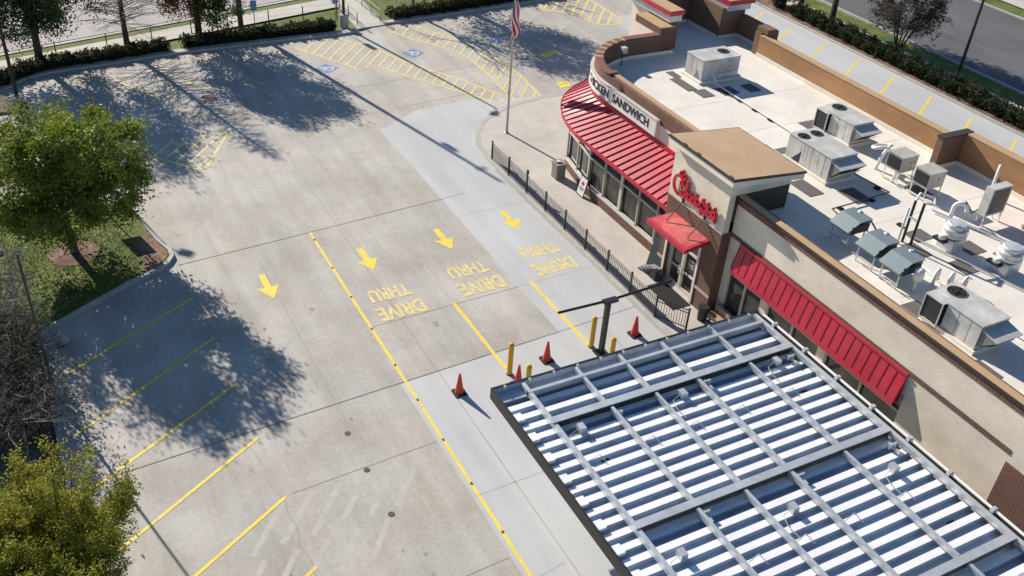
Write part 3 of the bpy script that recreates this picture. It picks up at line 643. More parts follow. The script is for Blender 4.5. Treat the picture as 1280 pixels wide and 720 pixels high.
# roof membrane, its upstand strips, walkway pads
roof = [(8, 24.85), (-24.9, 24.85), (-28.55, 24.35), (-28.55, 26.3)] + arcpts(3.8, a0, a1, 16) + [(-41.1, 32.3), (-44.84, 33.2), (-44.84, 37), (-41.86, 37), (-41.86, 38.12), (-39.38, 38.12), (-39.38, 37.2), (-25.3, 37.2), (-25.0, 37.42), (-19.7, 37.42), (-19.6, 35.32), (8, 35.32)]
MB().prism(roof, 4.4, ZR).build('roof', 'membrane', B)
up = MB()
up.box(-38.9, -25.4, 37.07, 37.148, ZR, 4.95).box(-24.94, -19.84, 37.31, 37.398, ZR, 4.95).box(-19.84, -19.755, 35.3, 37.3, ZR, 4.95).box(-25.016, -24.95, 36.0, 37.3, ZR, 4.95).box(-25.44, -25.36, 36.1, 37.06, ZR, 4.95)
up.wallpath([(-28.5, 26.6)] + arcpts(3.56, a0, a1, 16) + [(-40.86, 32.8)], .05, ZR, 4.92, side=-1)
up.box(-41.86, -41.80, 36.7, 38.02, ZR, 4.92).box(-41.8, -39.42, 38.03, 38.095, ZR, 4.92).box(-44.82, -44.76, 33.4, 36.6, ZR, 4.92).box(-44.7, -41.9, 36.62, 36.69, ZR, 4.92).box(-24.85, 8, 24.9, 24.97, ZR, 5.6)
up.build('roof_upstand', 'membrane', B)
sm = MB()
for x in (-34.5, -31.2, -27.9, -22.4, -18.1, -14.8): sm.box(x, x + .012, 26.7, 36.9, ZR, ZR + .004)
sm.build('membrane_lap', 'unit_paint', B)
pads = [(-37.75, -36.1, 30.4, 31.0), (-38.6, -37.75, 30.75, 31.2), (-36.05, -35.15, 30.65, 31.4), (-35.9, -35.0, 31.9, 32.9), (-35.8, -34.9, 33.5, 34.2), (-31.1, -30.4, 33.3, 34.45), (-29.25, -28.5, 30.25, 30.9), (-29.8, -29.2, 29.6, 30.2),
        (-26.5, -25.15, 28.7, 29.5), (-25.1, -23.9, 30.2, 31.1), (-21.4, -20.65, 30.25, 31.2), (-20.75, -19.75, 29.45, 30.1), (-19.95, -19.1, 31.55, 32.4), (-17.75, -17.0, 26.3, 27.1), (-19.1, -18.2, 30.2, 30.9), (-14.4, -13.4, 25.6, 26.4), (-24.2, -23.2, 33.2, 34.0), (-18.9, -18.3, 32.5, 33.2)]
for x0, x1, y0, y1 in pads: MB().box(x0, x1, y0, y1, ZR + .001, ZR + .02).build('walkway_pad', 'pad_grey', B)

# ------------------------------------------------------------------ roof equipment
def fan_disc(x, y, z, r, parent):
    o = MB().lathe((x, y, z), [(r, .002), (r, .02), (r * .97, .025), (r * .94, .025), (r * .94, .008)], 24).build('fan_guard', 'unit_seam', parent)
    MB().lathe((x, y, z), [(r * .94, .004), (r * .94, .012)], 24).build('fan_opening', 'rubber', parent)
    b = MB()
    for k in range(2):
        a = k * PI / 2 + .4; b.hexa([(x - r * .9 * math.cos(a) - .015 * math.sin(a), y - r * .9 * math.sin(a) + .015 * math.cos(a), z + .03), (x + r * .9 * math.cos(a) - .015 * math.sin(a), y + r * .9 * math.sin(a) + .015 * math.cos(a), z + .03), (x + r * .9 * math.cos(a) + .015 * math.sin(a), y + r * .9 * math.sin(a) - .015 * math.cos(a), z + .03), (x - r * .9 * math.cos(a) + .015 * math.sin(a), y - r * .9 * math.sin(a) - .015 * math.cos(a), z + .03)],
                            [(x - r * .9 * math.cos(a) - .015 * math.sin(a), y - r * .9 * math.sin(a) + .015 * math.cos(a), z + .036 + k * .001), (x + r * .9 * math.cos(a) - .015 * math.sin(a), y + r * .9 * math.sin(a) + .015 * math.cos(a), z + .036 + k * .001), (x + r * .9 * math.cos(a) + .015 * math.sin(a), y + r * .9 * math.sin(a) - .015 * math.cos(a), z + .036 + k * .001), (x - r * .9 * math.cos(a) + .015 * math.sin(a), y - r * .9 * math.sin(a) - .015 * math.cos(a), z + .036 + k * .001)])
    b.lathe((x, y, z + .02), [(r * .22, 0), (r * .22, .03)], 12)
    b.build('fan_blade', 'rubber', parent)
def seams(parent, xs, y, z0, z1, face='y', depth=.004):
    s = MB()
    for x in xs:
        if face == 'y': s.box(x - .008, x + .008, y - depth, y, z0, z1)
        else: s.box(y, y + depth, x - .008, x + .008, z0, z1)
    return s.build('panel_seam', 'unit_seam', parent)
Z = ZR
# far single unit
u = thing('rooftop_unit', 'grey rooftop air conditioner alone near the curved parapet, one round fan on top', 'air conditioner', (-37.4, 32.8, Z), 'rooftop units')
MB().box(-38.2, -36.55, 31.45, 34.15, Z, Z + .14).build('unit_curb', 'membrane', u)
MB().box(-38.1, -36.7, 31.6, 34.0, Z + .14, Z + 1.2).build('unit_body', 'unit_paint', u)
MB().box(-38.13, -36.67, 31.57, 34.03, Z + 1.2, Z + 1.24).build('unit_top', 'unit_paint', u)
fan_disc(-37.5, 33.45, Z + 1.24, .34, u)
seams(u, (32.1, 32.7, 33.3), -36.7, Z + .2, Z + 1.15, 'x'); seams(u, (-37.6, -37.2), 31.6, Z + .2, Z + 1.15)
MB().face((-37.35, 31.594, Z + .16), (-36.8, 31.594, Z + .16), (-37.1, 31.594, Z + .62)).build('coil_guard', 'unit_seam', u)
MB().box(-36.69, -36.66, 32.5, 33.9, Z + .2, Z + .45).build('service_panel', 'galvanised', u)
# two-fan unit
def hooded(u, x0, x1, y0, y1, h, hood_z=.35, hx=.65, paint='unit_paint'):
    MB().box(x0 - .08, x1 + .08, y0 - .08, y1 + .08, Z, Z + .16).build('unit_curb', 'membrane', u)
    MB().box(x0, x1, y0, y1, Z + .16, Z + h).build('unit_body', paint, u)
    MB().box(x0 - .03, x1 + .03, y0 - .03, y1 + .03, Z + h, Z + h + .035).build('unit_top', paint, u)
    hd = MB().hexa([(x1 + .001, y0 + .04, Z + h - .15), (x1 + hx, y0 + .04, Z + h - .27), (x1 + hx, y1 - .04, Z + h - .27), (x1 + .001, y1 - .04, Z + h - .15)], [(x1 + .001, y0 + .04, Z + h - .10), (x1 + hx, y0 + .04, Z + h - .23), (x1 + hx, y1 - .04, Z + h - .23), (x1 + .001, y1 - .04, Z + h - .10)]).build('air_hood', 'unit_paint', u)
    for yy in (y0 + .05, y1 - .05): MB().face((x1 + .002, yy, Z + h - .15), (x1 + hx - .01, yy, Z + h - .27), (x1 + .002, yy, Z + .3)).build('hood_cheek', 'unit_seam', hd)
    MB().box(x1 + .003, x1 + .03, y0 + .1, y1 - .1, Z + .35, Z + h - .2).build('intake_screen', 'coil_dark', u)
    MB().hexa([(x1 + .04, y0 + .12, Z + .3), (x1 + .06, y0 + .12, Z + .28), (x1 + .06, y1 - .12, Z + .28), (x1 + .04, y1 - .12, Z + .3)], [(x1 + hx * .75, y0 + .12, Z + h - .5), (x1 + hx * .78, y0 + .12, Z + h - .52), (x1 + hx * .78, y1 - .12, Z + h - .52), (x1 + hx * .75, y1 - .12, Z + h - .5)]).build('lower_baffle', paint, hd)
u = thing('rooftop_unit', 'long grey rooftop air conditioner with two round fans behind the sign tower', 'air conditioner', (-27, 30.8, Z), 'rooftop units')
hooded(u, -28.4, -25.75, 30.1, 31.6, 1.22)
fan_disc(-27.9, 30.45, Z + 1.255, .3, u); fan_disc(-27.9, 31.2, Z + 1.255, .3, u)
seams(u, (-27.55, -27.35, -27.15, -26.95, -26.45), 30.1, Z + .5, Z + 1.15); seams(u, (-26.85, -26.1), 30.098, Z + .2, Z + 1.2)
MB().face((-28.0, 30.094, Z + .2), (-27.5, 30.094, Z + .2), (-27.5, 30.094, Z + .75)).build('coil_guard', 'coil_dark', u)
# one-fan units with a recessed coil end
def coil_unit(label, x0, x1, y0, y1, h):
    u = thing('rooftop_unit', label, 'air conditioner', ((x0 + x1) / 2, (y0 + y1) / 2, Z), 'rooftop units')
    xs = x0 + (x1 - x0) * .37
    hooded(u, xs, x1, y0 + .12, y1, h)
    MB().box(x0, xs - .002, y0 + .5, y1, Z + .16, Z + h).build('coil_section', 'unit_paint', u)
    MB().box(x0 + .03, x0 + .75, y0 - .02, y0 + .498, Z + .2, Z + h - .06).build('coil', 'coil_dark', u)
    f = MB(); f.box(x0, x0 + .78, y0 - .05, y0 + .52, Z + h - .06, Z + h - .02)
    for x in (x0, x0 + .74): f.box(x, x + .04, y0 - .05, y0 - .01, Z + .1, Z + h - .062)
    f.box(x0 + .042, x0 + .738, y0 - .05, y0 - .01, Z + .1, Z + .18); f.build('coil_frame', 'unit_paint', u)
    fan_disc(x0 + .47, (y0 + y1) / 2 + .2, Z + h + .037, .36, u)
    MB().box(x0 - .02, xs - .03, y0 + .5, y1 + .02, Z + h, Z + h + .035).build('unit_top', 'unit_paint', u)
    seams(u, (xs + .5, xs + 1.0), y0 + .12, Z + .2, Z + h - .05)
    return u
coil_unit('grey rooftop air conditioner with one fan, beside the tan rear parapet', -30.4, -28.15, 33.6, 35.0, 1.1)
coil_unit('grey rooftop air conditioner with one big fan, close behind the front parapet', -16.95, -14.7, 26.3, 27.75, 1.12)
# two small condensers on frames
def condenser(label, x0):
    u = thing('condenser_unit', label, 'condenser', (x0 + .4, 33.6, Z), 'condensers on legs')
    MB().box(x0, x0 + .82, 33.1, 34.05, Z + .55, Z + 1.25).build('unit_body', 'unit_tan', u)
    MB().box(x0 - .02, x0 + .84, 33.08, 34.07, Z + 1.25, Z + 1.28).build('unit_top', 'unit_tan', u)
    MB().box(x0 + .06, x0 + .76, 33.075, 33.098, Z + .66, Z + 1.18).build('coil', 'coil_dark', u)
    MB().box(x0 + .82, x0 + .826, 33.35, 33.36, Z + .6, Z + 1.2).box(x0 + .82, x0 + .83, 33.6, 33.7, Z + .9, Z + 1.0).build('panel_seam', 'unit_seam', u)
    for a in (x0 + .02, x0 + .78):
        for b in (33.1, 34.0): MB().box(a, a + .04, b, b + .04, Z, Z + .548).build('leg', 'white_pipe', u)
    for yy in (33.05, 34.05): MB().box(x0 - .1, x0 + .95, yy, yy + .04, Z + .1, Z + .15).build('rail', 'white_pipe', u)
    return u
condenser('tan condenser on white legs, beside the looped white pipe', -25.4)
condenser('tan condenser on white legs, nearer the brown jog wall', -23.85)
def pipe_thing(name, label, cat, pts, r, m='white_pipe', sides=10, extra=None, group=None):
    t = thing(name, label, cat, (pts[0][0], pts[0][1], Z), group)
    MB().tube(pts, r, sides).build('pipe', m, t, smooth=True)
    if extra: extra(t)
    return t
def bent(x, y, z0, h, rad, ang, drop=.15, n=8):
    p = [(x, y, z0), (x, y, z0 + h)]
    for k in range(1, n + 1):
        a = PI * k / n; p.append((x + math.cos(ang) * rad * (1 - math.cos(a)), y + math.sin(ang) * rad * (1 - math.cos(a)), z0 + h + rad * math.sin(a)))
    p.append((p[-1][0], p[-1][1], p[-1][2] - drop)); return p
loop = [(-26.05, 33.38, Z), (-25.95, 33.45, Z + .7)] + [(-26.1 + .32 * math.cos(a) - .2, 33.7 + .45 * math.sin(a), Z + .95 + .12 * math.cos(a)) for a in np.linspace(.2, 5.9, 12)] + [(-25.5, 33.9, Z + .8)]
pipe_thing('looped_pipe', 'fat white pipe bent in a loop beside the grey units', 'pipe', loop, .075)
pipe_thing('bent_pipe', 'white pipe leaning up between the two tan condensers', 'pipe', [(-24.84, 33.2, Z), (-24.8, 33.25, Z + .75), (-24.75, 33.5, Z + .9), (-24.6, 33.9, Z + .8)], .07)
pipe_thing('gooseneck_pipe', 'thick white gooseneck pipe beside the spun exhaust fan', 'pipe', bent(-21.55, 33.1, Z, .5, .26, .75, .1), .09)
pipe_thing('vent_pipe', 'upright white vent pipe in front of the tan rear wall', 'pipe', [(-22.25, 36.3, Z), (-22.25, 36.3, Z + 1.5)], .07)
pipe_thing('vent_pipe', 'tall thin white pipe standing beside the grey hooded units', 'pipe', [(-20.95, 29.45, Z), (-20.95, 29.45, Z + 1.6)], .045)
for k, (x, y, l) in enumerate(((-18.25, 28.45, 'first white gooseneck pipe from the hooded units, in the row of three'), (-17.85, 28.75, 'middle white gooseneck pipe in the row of three'), (-17.45, 29.0, 'white gooseneck pipe of the row of three nearest the big fan unit'))):
    pipe_thing('gooseneck_pipe', l, 'pipe', bent(x, y, Z, .42, .17, 1.9, .3), .065, group='white gooseneck pipes in a row')
tp = thing('twin_riser', 'pair of black pipe risers strapped together, leaning upright on the roof', 'pipe', (-20.9, 29.7, Z))
MB().tube([(-20.95, 29.72, Z), (-21.0, 29.78, Z + 1.8)], .055, 8).tube([(-20.62, 29.82, Z), (-20.67, 29.9, Z + 1.85)], .055, 8).build('riser', 'black_metal', tp)
for h in (1.1,): MB().box(-21.02, -20.6, 29.68, 29.74, Z + h, Z + h + .06).build('strap', 'galvanised', tp)
MB().tube([(-21.0, 29.78, Z + 1.8), (-21.2, 30.2, Z + 1.95), (-20.9, 30.7, Z + 1.8), (-20.6, 30.4, Z + 1.7), (-20.67, 29.9, Z + 1.85)], .05, 8).build('bend', 'white_pipe', tp)
# hooded units on feet
def hood_box(x0, y0, label):
    u = thing('hooded_fan_unit', label, 'vent unit', (x0 + .47, y0, Z), 'hooded vent units')
    z = Z + .62
    MB().hexa([(x0, y0, z), (x0 + .95, y0, z), (x0 + .95, y0 + 1.0, z), (x0, y0 + 1.0, z)], [(x0, y0 - .04, z + .16), (x0 + .95, y0 - .04, z + .16), (x0 + .95, y0 + 1.02, z + .42), (x0, y0 + 1.02, z + .42)]).build('unit_body', 'unit_seam', u)
    MB().hexa([(x0 - .03, y0 - .12, z + .12), (x0 + .98, y0 - .12, z + .12), (x0 + .98, y0 + .42, z + .46), (x0 - .03, y0 + .42, z + .46)], [(x0 - .03, y0 - .12, z + .16), (x0 + .98, y0 - .12, z + .16), (x0 + .98, y0 + .42, z + .5), (x0 - .03, y0 + .42, z + .5)]).hexa([(x0 - .03, y0 + .425, z + .46), (x0 + .98, y0 + .425, z + .46), (x0 + .98, y0 + 1.06, z + .48), (x0 - .03, y0 + 1.06, z + .48)], [(x0 - .03, y0 + .425, z + .503), (x0 + .98, y0 + .425, z + .503), (x0 + .98, y0 + 1.06, z + .52), (x0 - .03, y0 + 1.06, z + .52)]).build('hood', 'hood_green', u)
    MB().box(x0 + .95, x0 + .98, y0 + .08, y0 + .95, z + .02, z + .34).build('intake_screen', 'coil_dark', u)
    for a in (x0 + .05, x0 + .86):
        for b in (y0 + .05, y0 + .9): MB().box(a, a + .045, b, b + .045, Z, z - .002).build('leg', 'galvanised', u)
    MB().box(x0 - .1, x0 + 1.0, y0 - .06, y0 - .02, Z + .28, Z + .32).build('rail', 'galvanised', u)
    MB().lathe((x0 + .35, y0 + 1.02, z + .3), [(.12, 0), (.12, .2), (.07, .26)], 12).build('motor', 'spun_alu', u)
hood_box(-22.35, 27.1, 'grey green hooded vent unit on legs, nearest the sign tower')
hood_box(-20.72, 26.85, 'grey green hooded vent unit on legs, middle of the three')
hood_box(-19.45, 26.8, 'grey green hooded vent unit on legs, nearest the white goosenecks')
tk = thing('pressure_tank', 'small white tank standing at the end of the hooded units', 'tank', (-18.2, 27.4, Z)); MB().lathe((-18.2, 27.4, Z), [(.06, 0), (.06, .5), (.17, .55), (.19, .75), (.17, .95), (.05, 1.0)], 14).build('tank_shell', 'white_pipe', tk, smooth=True)
# spun exhaust fans
def exhaust(x, y, label):
    u = thing('exhaust_fan', label, 'exhaust fan', (x, y, Z), 'spun metal exhaust fans')
    MB().box(x - .36, x + .36, y - .36, y + .36, Z, Z + .5).build('fan_base', 'galvanised', u)
    MB().lathe((x, y, Z), [(.3, .5), (.36, .53), (.455, .60), (.475, .62), (.475, .70), (.445, .72), (.445, .76), (.475, .78), (.475, .90), (.44, .93), (.40, .94)], 24).build('fan_bowl', 'spun_alu', u)
    MB().lathe((x, y, Z), [(.38, .942), (.38, 1.08), (.35, 1.12), (.05, 1.145)], 24).build('motor_cover', 'spun_alu', u)
    MB().lathe((x - .1, y - .5, Z + .45), [(.12, 0), (.15, .05), (.15, .16), (.1, .2)], 14).build('drain_cup', 'spun_alu', u)
    MB().box(x - .45, x + .1, y - .62, y - .37, Z + .34, Z + .44).build('grease_tray', 'coil_dark', u)
    for a in (-.47, .47): MB().box(x + a - .03, x + a + .03, y - .05, y + .05, Z + .8, Z + 1.02).build('latch', 'galvanised', u)
exhaust(-19.9, 31.2, 'spun metal exhaust fan on a square base, beside the thick white gooseneck')
exhaust(-17.85, 31.85, 'spun metal exhaust fan nearest the right edge, past the first fan')
# slim upright condenser with white frame
u = thing('slim_condenser', 'slim pale upright condenser with dark grille on white stand', 'condenser', (-20.7, 34.4, Z))
MB().box(-20.92, -20.55, 33.75, 34.9, Z + .45, Z + 1.7).build('unit_body', 'unit_paint', u); MB().box(-20.549, -20.535, 33.85, 34.8, Z + .55, Z + 1.62).build('grille', 'leaf_dark' if False else 'grey_board', u)
for a in (-20.9, -20.6):
    for b in (33.8, 34.8): MB().box(a, a + .05, b, b + .05, Z, Z + .448).build('leg', 'white_pipe', u)
MB().tube([(-20.95, 33.85, Z + .6), (-21.1, 33.7, Z + .35), (-21.2, 33.6, Z + .6), (-21.25, 33.3, Z + .9)], .03, 6).build('hose', 'rubber', u)
def conduit(name, label, pts, r, m, blocks=()):
    t = thing(name, label, 'conduit', (pts[0][0], pts[0][1], Z)); MB().tube(pts, r, 6).build('pipe', m, t)
    for x, y in blocks: MB().box(x - .12, x + .12, y - .1, y + .1, Z + .002, Z + .08).build('support_block', 'rubber', t)
conduit('roof_conduit', 'white conduit on black blocks running from the far unit', [(-36.66, 32.3, Z + .5), (-36.4, 32.25, Z + .35), (-36.2, 32.22, Z + .12), (-35.0, 32.2, Z + .11), (-30.4, 32.15, Z + .11), (-29.6, 31.9, Z + .11), (-28.5, 31.7, Z + .3)], .04, 'white_pipe', ((-35.2, 32.2), (-34.2, 32.2), (-33.0, 32.19), (-31.8, 32.17)))
conduit('roof_conduit', 'black pipe run bent round on the roof beside the hooded units', [(-25.9, 31.9, Z + .14), (-24.0, 32.1, Z + .14), (-23.9, 30.5, Z + .14), (-23.84, 28.7, Z + .14), (-23.0, 28.5, Z + .14)], .03, 'black_metal', ((-24.6, 32.03), (-23.9, 31.0), (-23.86, 29.2), (-21.9, 30.6)))
conduit('roof_conduit', 'black hose running behind the three hooded units', [(-22.6, 28.9, Z + .16), (-21.9, 28.7, Z + .7), (-21.0, 28.4, Z + .5), (-20.6, 28.5, Z + .35), (-18.4, 27.9, Z + .3)], .04, 'rubber')
conduit('roof_conduit', 'white conduit lying between hooded units and exhaust fans', [(-20.9, 29.2, Z + .1), (-19.6, 29.05, Z + .1), (-18.2, 28.75, Z + .1), (-14, 28.7, Z + .1)], .045, 'white_pipe')
conduit('roof_conduit', 'pale conduit with white cap lying beside the slim condenser', [(-22.2, 32.75, Z + .1), (-21.0, 33.1, Z + .1), (-19.4, 33.6, Z + .1), (-17.6, 34.0, Z + .1)], .045, 'galvanised')
conduit('roof_conduit', 'thin grey conduit running past the exhaust fan bases', [(-20.9, 30.3, Z + .08), (-18, 31.0, Z + .08), (-13, 32.2, Z + .08)], .03, 'galvanised')
fl = thing('roof_floodlight', 'small pale floodlight on a post inside the curved parapet', 'floodlight', (-40.2, 29.0, Z))
MB().tube([(-40.2, 29.0, Z), (-40.2, 29.0, Z + .75)], .03, 6).build('post', 'black_metal', fl); MB().box(-40.35, -40.05, 28.92, 29.2, Z + .7, Z + 1.0).build('lamp_head', 'unit_paint', fl)

# ------------------------------------------------------------------ drive-through canopy
C = thing('drive_through_canopy', 'steel drive through canopy under construction with white ribbed deck and black fascia', 'canopy', (-13, 17, 0))
X0, X1, Y0, Y1 = -20.82, -2.6, 11.68, 22.62; ZT = 3.46
fb = MB(); fb.box(X0 - .07, X0, Y0 - .07, Y1 + .07, 3.02, ZT); fb.box(X0 + .002, X1, Y0 - .07, Y0, 3.02, ZT); fb.box(X0 + .002, X1, Y1 + .002, Y1 + .07, 3.02, ZT - .05); fb.box(X1 + .002, X1 + .07, Y0 - .07, Y1 + .07, 3.02, ZT)
fb.build('fascia', 'black_metal', C)
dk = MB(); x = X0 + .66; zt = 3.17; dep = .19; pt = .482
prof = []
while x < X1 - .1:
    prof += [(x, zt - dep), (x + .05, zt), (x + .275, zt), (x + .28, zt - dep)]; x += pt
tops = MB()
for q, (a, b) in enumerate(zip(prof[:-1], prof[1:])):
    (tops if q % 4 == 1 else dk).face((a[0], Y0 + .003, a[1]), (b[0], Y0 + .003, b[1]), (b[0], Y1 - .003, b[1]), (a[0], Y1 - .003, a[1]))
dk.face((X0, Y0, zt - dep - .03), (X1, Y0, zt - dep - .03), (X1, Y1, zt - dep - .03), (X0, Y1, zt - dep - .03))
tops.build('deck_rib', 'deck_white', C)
dk.build('roof_deck', 'deck_pan_shaded', C)
gb = MB(); gb.box(X0 + .003, X0 + .5, Y0 + .003, Y1 - .003, zt - .03, zt + .05); gb.box(X0 + .003, X0 + .016, Y0 + .003, Y1 - .003, zt + .052, ZT - .03); gb.box(X0 + .018, X1, Y0 + .003, Y0 + .012, zt + .05, ZT - .03); gb.build('gutter', 'zinc_gutter', C)
bms = (-18.68, -14.0, -9.18, -4.4)
for x in (-20.28,): MB().box(x - .06, x + .06, 12.66, 22.5, 3.2, ZT - .03).build('cross_beam', 'galvanised', C)
for x in bms:
    b = MB(); b.box(x - .2, x + .06, 12.66, 22.44, ZT - .04, ZT - .005); bo = b.build('cross_beam', 'galvanised', C); MB().box(x + .02, x + .05, 12.68, 22.42, 3.18, ZT - .041).build('beam_web_shade', 'dark_bronze', bo)  # web coloured dark to draw the shadow line beneath the flange
def purlin(y, a, b, wd=.07):
    m = MB(); m.box(a, b, y - wd, y + wd, ZT - .075, ZT - .042); m.box(a, b, y - wd, y - wd + .03, 3.24, ZT - .076); m.box(a, b, y + wd - .03, y + wd, 3.30, ZT - .076)
    m.build('purlin', 'galvanised', C)
purlin(12.73, X0 + .02, X1 - .1, .07); purlin(22.48, X0 + .02, X1 - .1, .08)
for y, o in ((14.75, .06), (16.48, .05), (20.41, .05)):
    e = [X0 + .02] + list(bms) + [X1]
    for k in range(len(e) - 1): purlin(y + (o if k % 2 else 0), e[k] + (.1 if k else 0), e[k + 1] - .24, .055)
purlin(18.26, X0 + .02, X1 - .1, .065)
rl = MB(); rl.tube([(X0 + .3, 22.68, ZT + .03), (X1 - .1, 22.68, ZT + .03)], .045, 8); rl.build('side_rail', 'white_pipe', C)
x = X0 + .9; k = 0
while x < X1 - .3:
    MB().box(x, x + .12, 22.56, 22.76, ZT - .02, ZT + .10).build('rail_bracket', 'galvanised', C); x += 1.62
y = Y0 + .35
while y < Y1 - .2:
    MB().box(X0 + .02, X0 + .1, y, y + .07, ZT - .1, ZT + .04).build('fascia_clip', 'galvanised', C); y += .92
x = X0 + 1.2
while x < X1 - .6:
    MB().box(x, x + .34, Y0 + .01, Y0 + .36, zt + .004, zt + .12).build('edge_shadow_tab', 'deck_white', C); x += pt * 2  # white tabs added to cast the notched shadow along the deck edge
for x, y in ((-18.2, 13.45), (-18.25, 17.4), (-18.33, 21.48), (-12.78, 13.4), (-12.8, 17.4), (-12.76, 21.4), (-8.1, 17.6), (-8.1, 21.5)):
    b = MB().box(x - .14, x + .14, y - .11, y + .11, zt + .05, zt + .24).build('junction_box', 'galvanised', C)
    MB().tube([(x, y - .1, zt + .15), (x + .1, y - .45, zt + .1), (x + .45, y - .55, zt + .06), (x + .9, y - .5, zt + .02)], .012, 5).build('wire', 'unit_paint', b)
br = []
for xb in (-16.9, -11.8, -6.9):
    for y in (12.95, 14.95, 16.65, 18.5, 20.6):
        m = MB(); m.tube([(xb, y, zt + .1), (xb - .08, y + .42, zt + .13), (xb + .25, y + .5, zt + .02)], .018, 5); m.build('hanger_strap', 'galvanised', C)
for x, y in ((-18.2, 14.9), (-18.3, 18.5), (-13.6, 14.9), (-13.6, 18.45), (-13.4, 22.1), (-18.2, 22.1)):
    MB().box(x - .25, x + .25, y - .05, y + .03, zt + .06, zt + .16).box(x - .12, x - .06, y - .15, y + .14, zt + .05, zt + .24).build('splice_plate', 'galvanised', C)
for x in (-17.0, -10.5, -4.4):
    for y in (13.6, 21.6): MB().box(x - .13, x + .13, y - .13, y + .13, 0, 3.0).build('column', 'dark_bronze', C)
MB().face((-17.8, 12.0, zt - dep - .035), (-17.2, 12.0, zt - dep - .035), (-17.2, 12.4, zt - dep - .035), (-17.8, 12.4, zt - dep - .035)).build('soffit_light', 'sign_white', C)

# ------------------------------------------------------------------ things on the pavement
def bollard(x, y, label):
    t = thing('bollard', label, 'bollard', (x, y, 0), 'yellow bollards at the canopy')
    MB().lathe((x, y, 0), [(.105, 0), (.105, 1.42), (.095, 1.47), (.06, 1.51), (.02, 1.52)], 18).build('post_sleeve', 'bollard_yellow', t, smooth=False)
    MB().lathe((x, y, 0), [(.125, .0), (.125, .03), (.107, .04)], 16).build('base_collar', 'rubber', t)
    return t
bollard(-24.85, 14.6, 'yellow bollard at the end of the yellow stripe, between the two left cones')
bollard(-25.05, 18.43, 'yellow bollard just left of the black clearance bar post')
bollard(-23.45, 14.6, 'yellow bollard half hidden by the canopy fascia, near the left cones')
bollard(-23.6, 18.4, 'yellow bollard half hidden by the canopy fascia, right of the clearance bar post')
def cone(x, y, label, stripe=False, h=.93, s=1., m='cone_red'):
    t = thing('traffic_cone', label, 'traffic cone', (x, y, 0), 'traffic cones by the drive through')
    MB().prism([(x - .2, y - .24), (x + .2, y - .24), (x + .24, y - .2), (x + .24, y + .2), (x + .2, y + .24), (x - .2, y + .24), (x - .24, y + .2), (x - .24, y - .2)], .0, .05).build('cone_base', 'rubber', t)
    co = MB().lathe((x, y, 0), [(.175, .05), (.165, .1), (.04, h - .02), (.025, h)], 20).build('cone_body', m, t, smooth=False)
    if stripe: MB().lathe((x, y, 0), [(.105, .42), (.083, .57)], 20).lathe((x, y, 0), [(.072, .66), (.057, .77)], 20).build('reflective_collar', 'sign_white', co)
cone(-24.63, 12.36, 'red traffic cone standing alone left of the canopy, long shadow', m='cone_orange'); cone(-24.15, 14.6, 'red traffic cone beside the half hidden left bollard, against the fascia', h=.98)
cone(-25.03, 16.35, 'red traffic cone with white collars standing between bollards', True, m='cone_orange'); cone(-25.04, 20.53, 'plain red traffic cone right of the clearance bar, near the black fence')
t = thing('clearance_bar', 'black clearance post with a T of hanging bars across two drive through lanes', 'clearance bar', (-24.55, 18.58, 0))
MB().box(-24.64, -24.46, 18.5, 18.68, 0, 2.5).build('post', 'black_metal', t); MB().box(-24.8, -24.3, 18.32, 18.84, 0, .04).build('base_plate', 'black_metal', t)
MB().box(-24.68, -24.42, 18.36, 18.98, 2.502, 2.62).build('hub', 'black_metal', t)
for a, b in (((-24.6, 18.36, 2.55), (-24.68, 16.42, 2.53)), ((-24.6, 18.98, 2.56), (-24.75, 21.7, 2.56))): MB().tube([a, b], .055, 10).build('bar', 'black_metal', t)
# black metal fence along the kerb
F_ = thing('metal_fence', 'black metal picket fence along the kerb in front of the restaurant', 'fence', (-33, 21.97, .05))
xs = [-41.05, -39.1, -37.15, -35.2, -33.3, -31.4, -29.5, -27.62, -25.7]; pts = [(x, 21.97) for x in xs] + [(-24.42, 22.68)]
for k, (x, y) in enumerate(pts):
    po = MB().box(x - .032, x + .032, y - .032, y + .032, .05, 1.1).build('post', 'black_metal', F_)
    MB().box(x - .04, x + .04, y - .04, y + .04, 1.102, 1.13).build('post_cap', 'black_metal', po)
    if k == 2: MB().box(x - .05, x + .05, y - .05, y + .05, 1.135, 1.32).build('post_lamp', 'black_metal', po)
for k in range(len(pts) - 1):
    a, b = Vector(pts[k]), Vector(pts[k + 1]); d = b - a; L = d.length; d.normalize(); m = MB()
    for z in (.16, .88, 1.03): m.tube([(*(a + d * .033), z), (*(b - d * .033), z)], .026, 4)
    n = int(L / .12)
    for i in range(1, n):
        p = a + d * (L * i / n); m.tube([(p.x, p.y, .14), (p.x, p.y, 1.02)], .0165, 4)
    m.build('picket_panel', 'black_metal', F_)
# flagpole with flag
fp = thing('flagpole', 'tall pale metal flagpole standing at the terrace corner', 'flagpole', (-43.64, 24.22, .05))
MB().lathe((-43.64, 24.22, 0), [(.15, .05), (.13, .09), (.1, .12)], 14).build('base_collar', 'pole_alu', fp)
MB().tube([(-43.64, 24.22, .05), (-43.64, 24.22, 4), (-43.64, 24.22, 9.6)], [.07, .06, .035], 10).build('pole', 'pole_alu', fp, smooth=True)
MB().lathe((-43.64, 24.22, 9.6), [(.02, 0), (.07, .05), (.08, .09), (.05, .14), (.01, .16)], 10).build('finial', 'bollard_yellow', fp)
MB().tube([(-43.60, 24.15, .9), (-43.60, 24.16, 9.5)], .006, 4).box(-43.66, -43.6, 24.10, 24.16, 2.45, 2.6).build('halyard', 'unit_paint', fp)
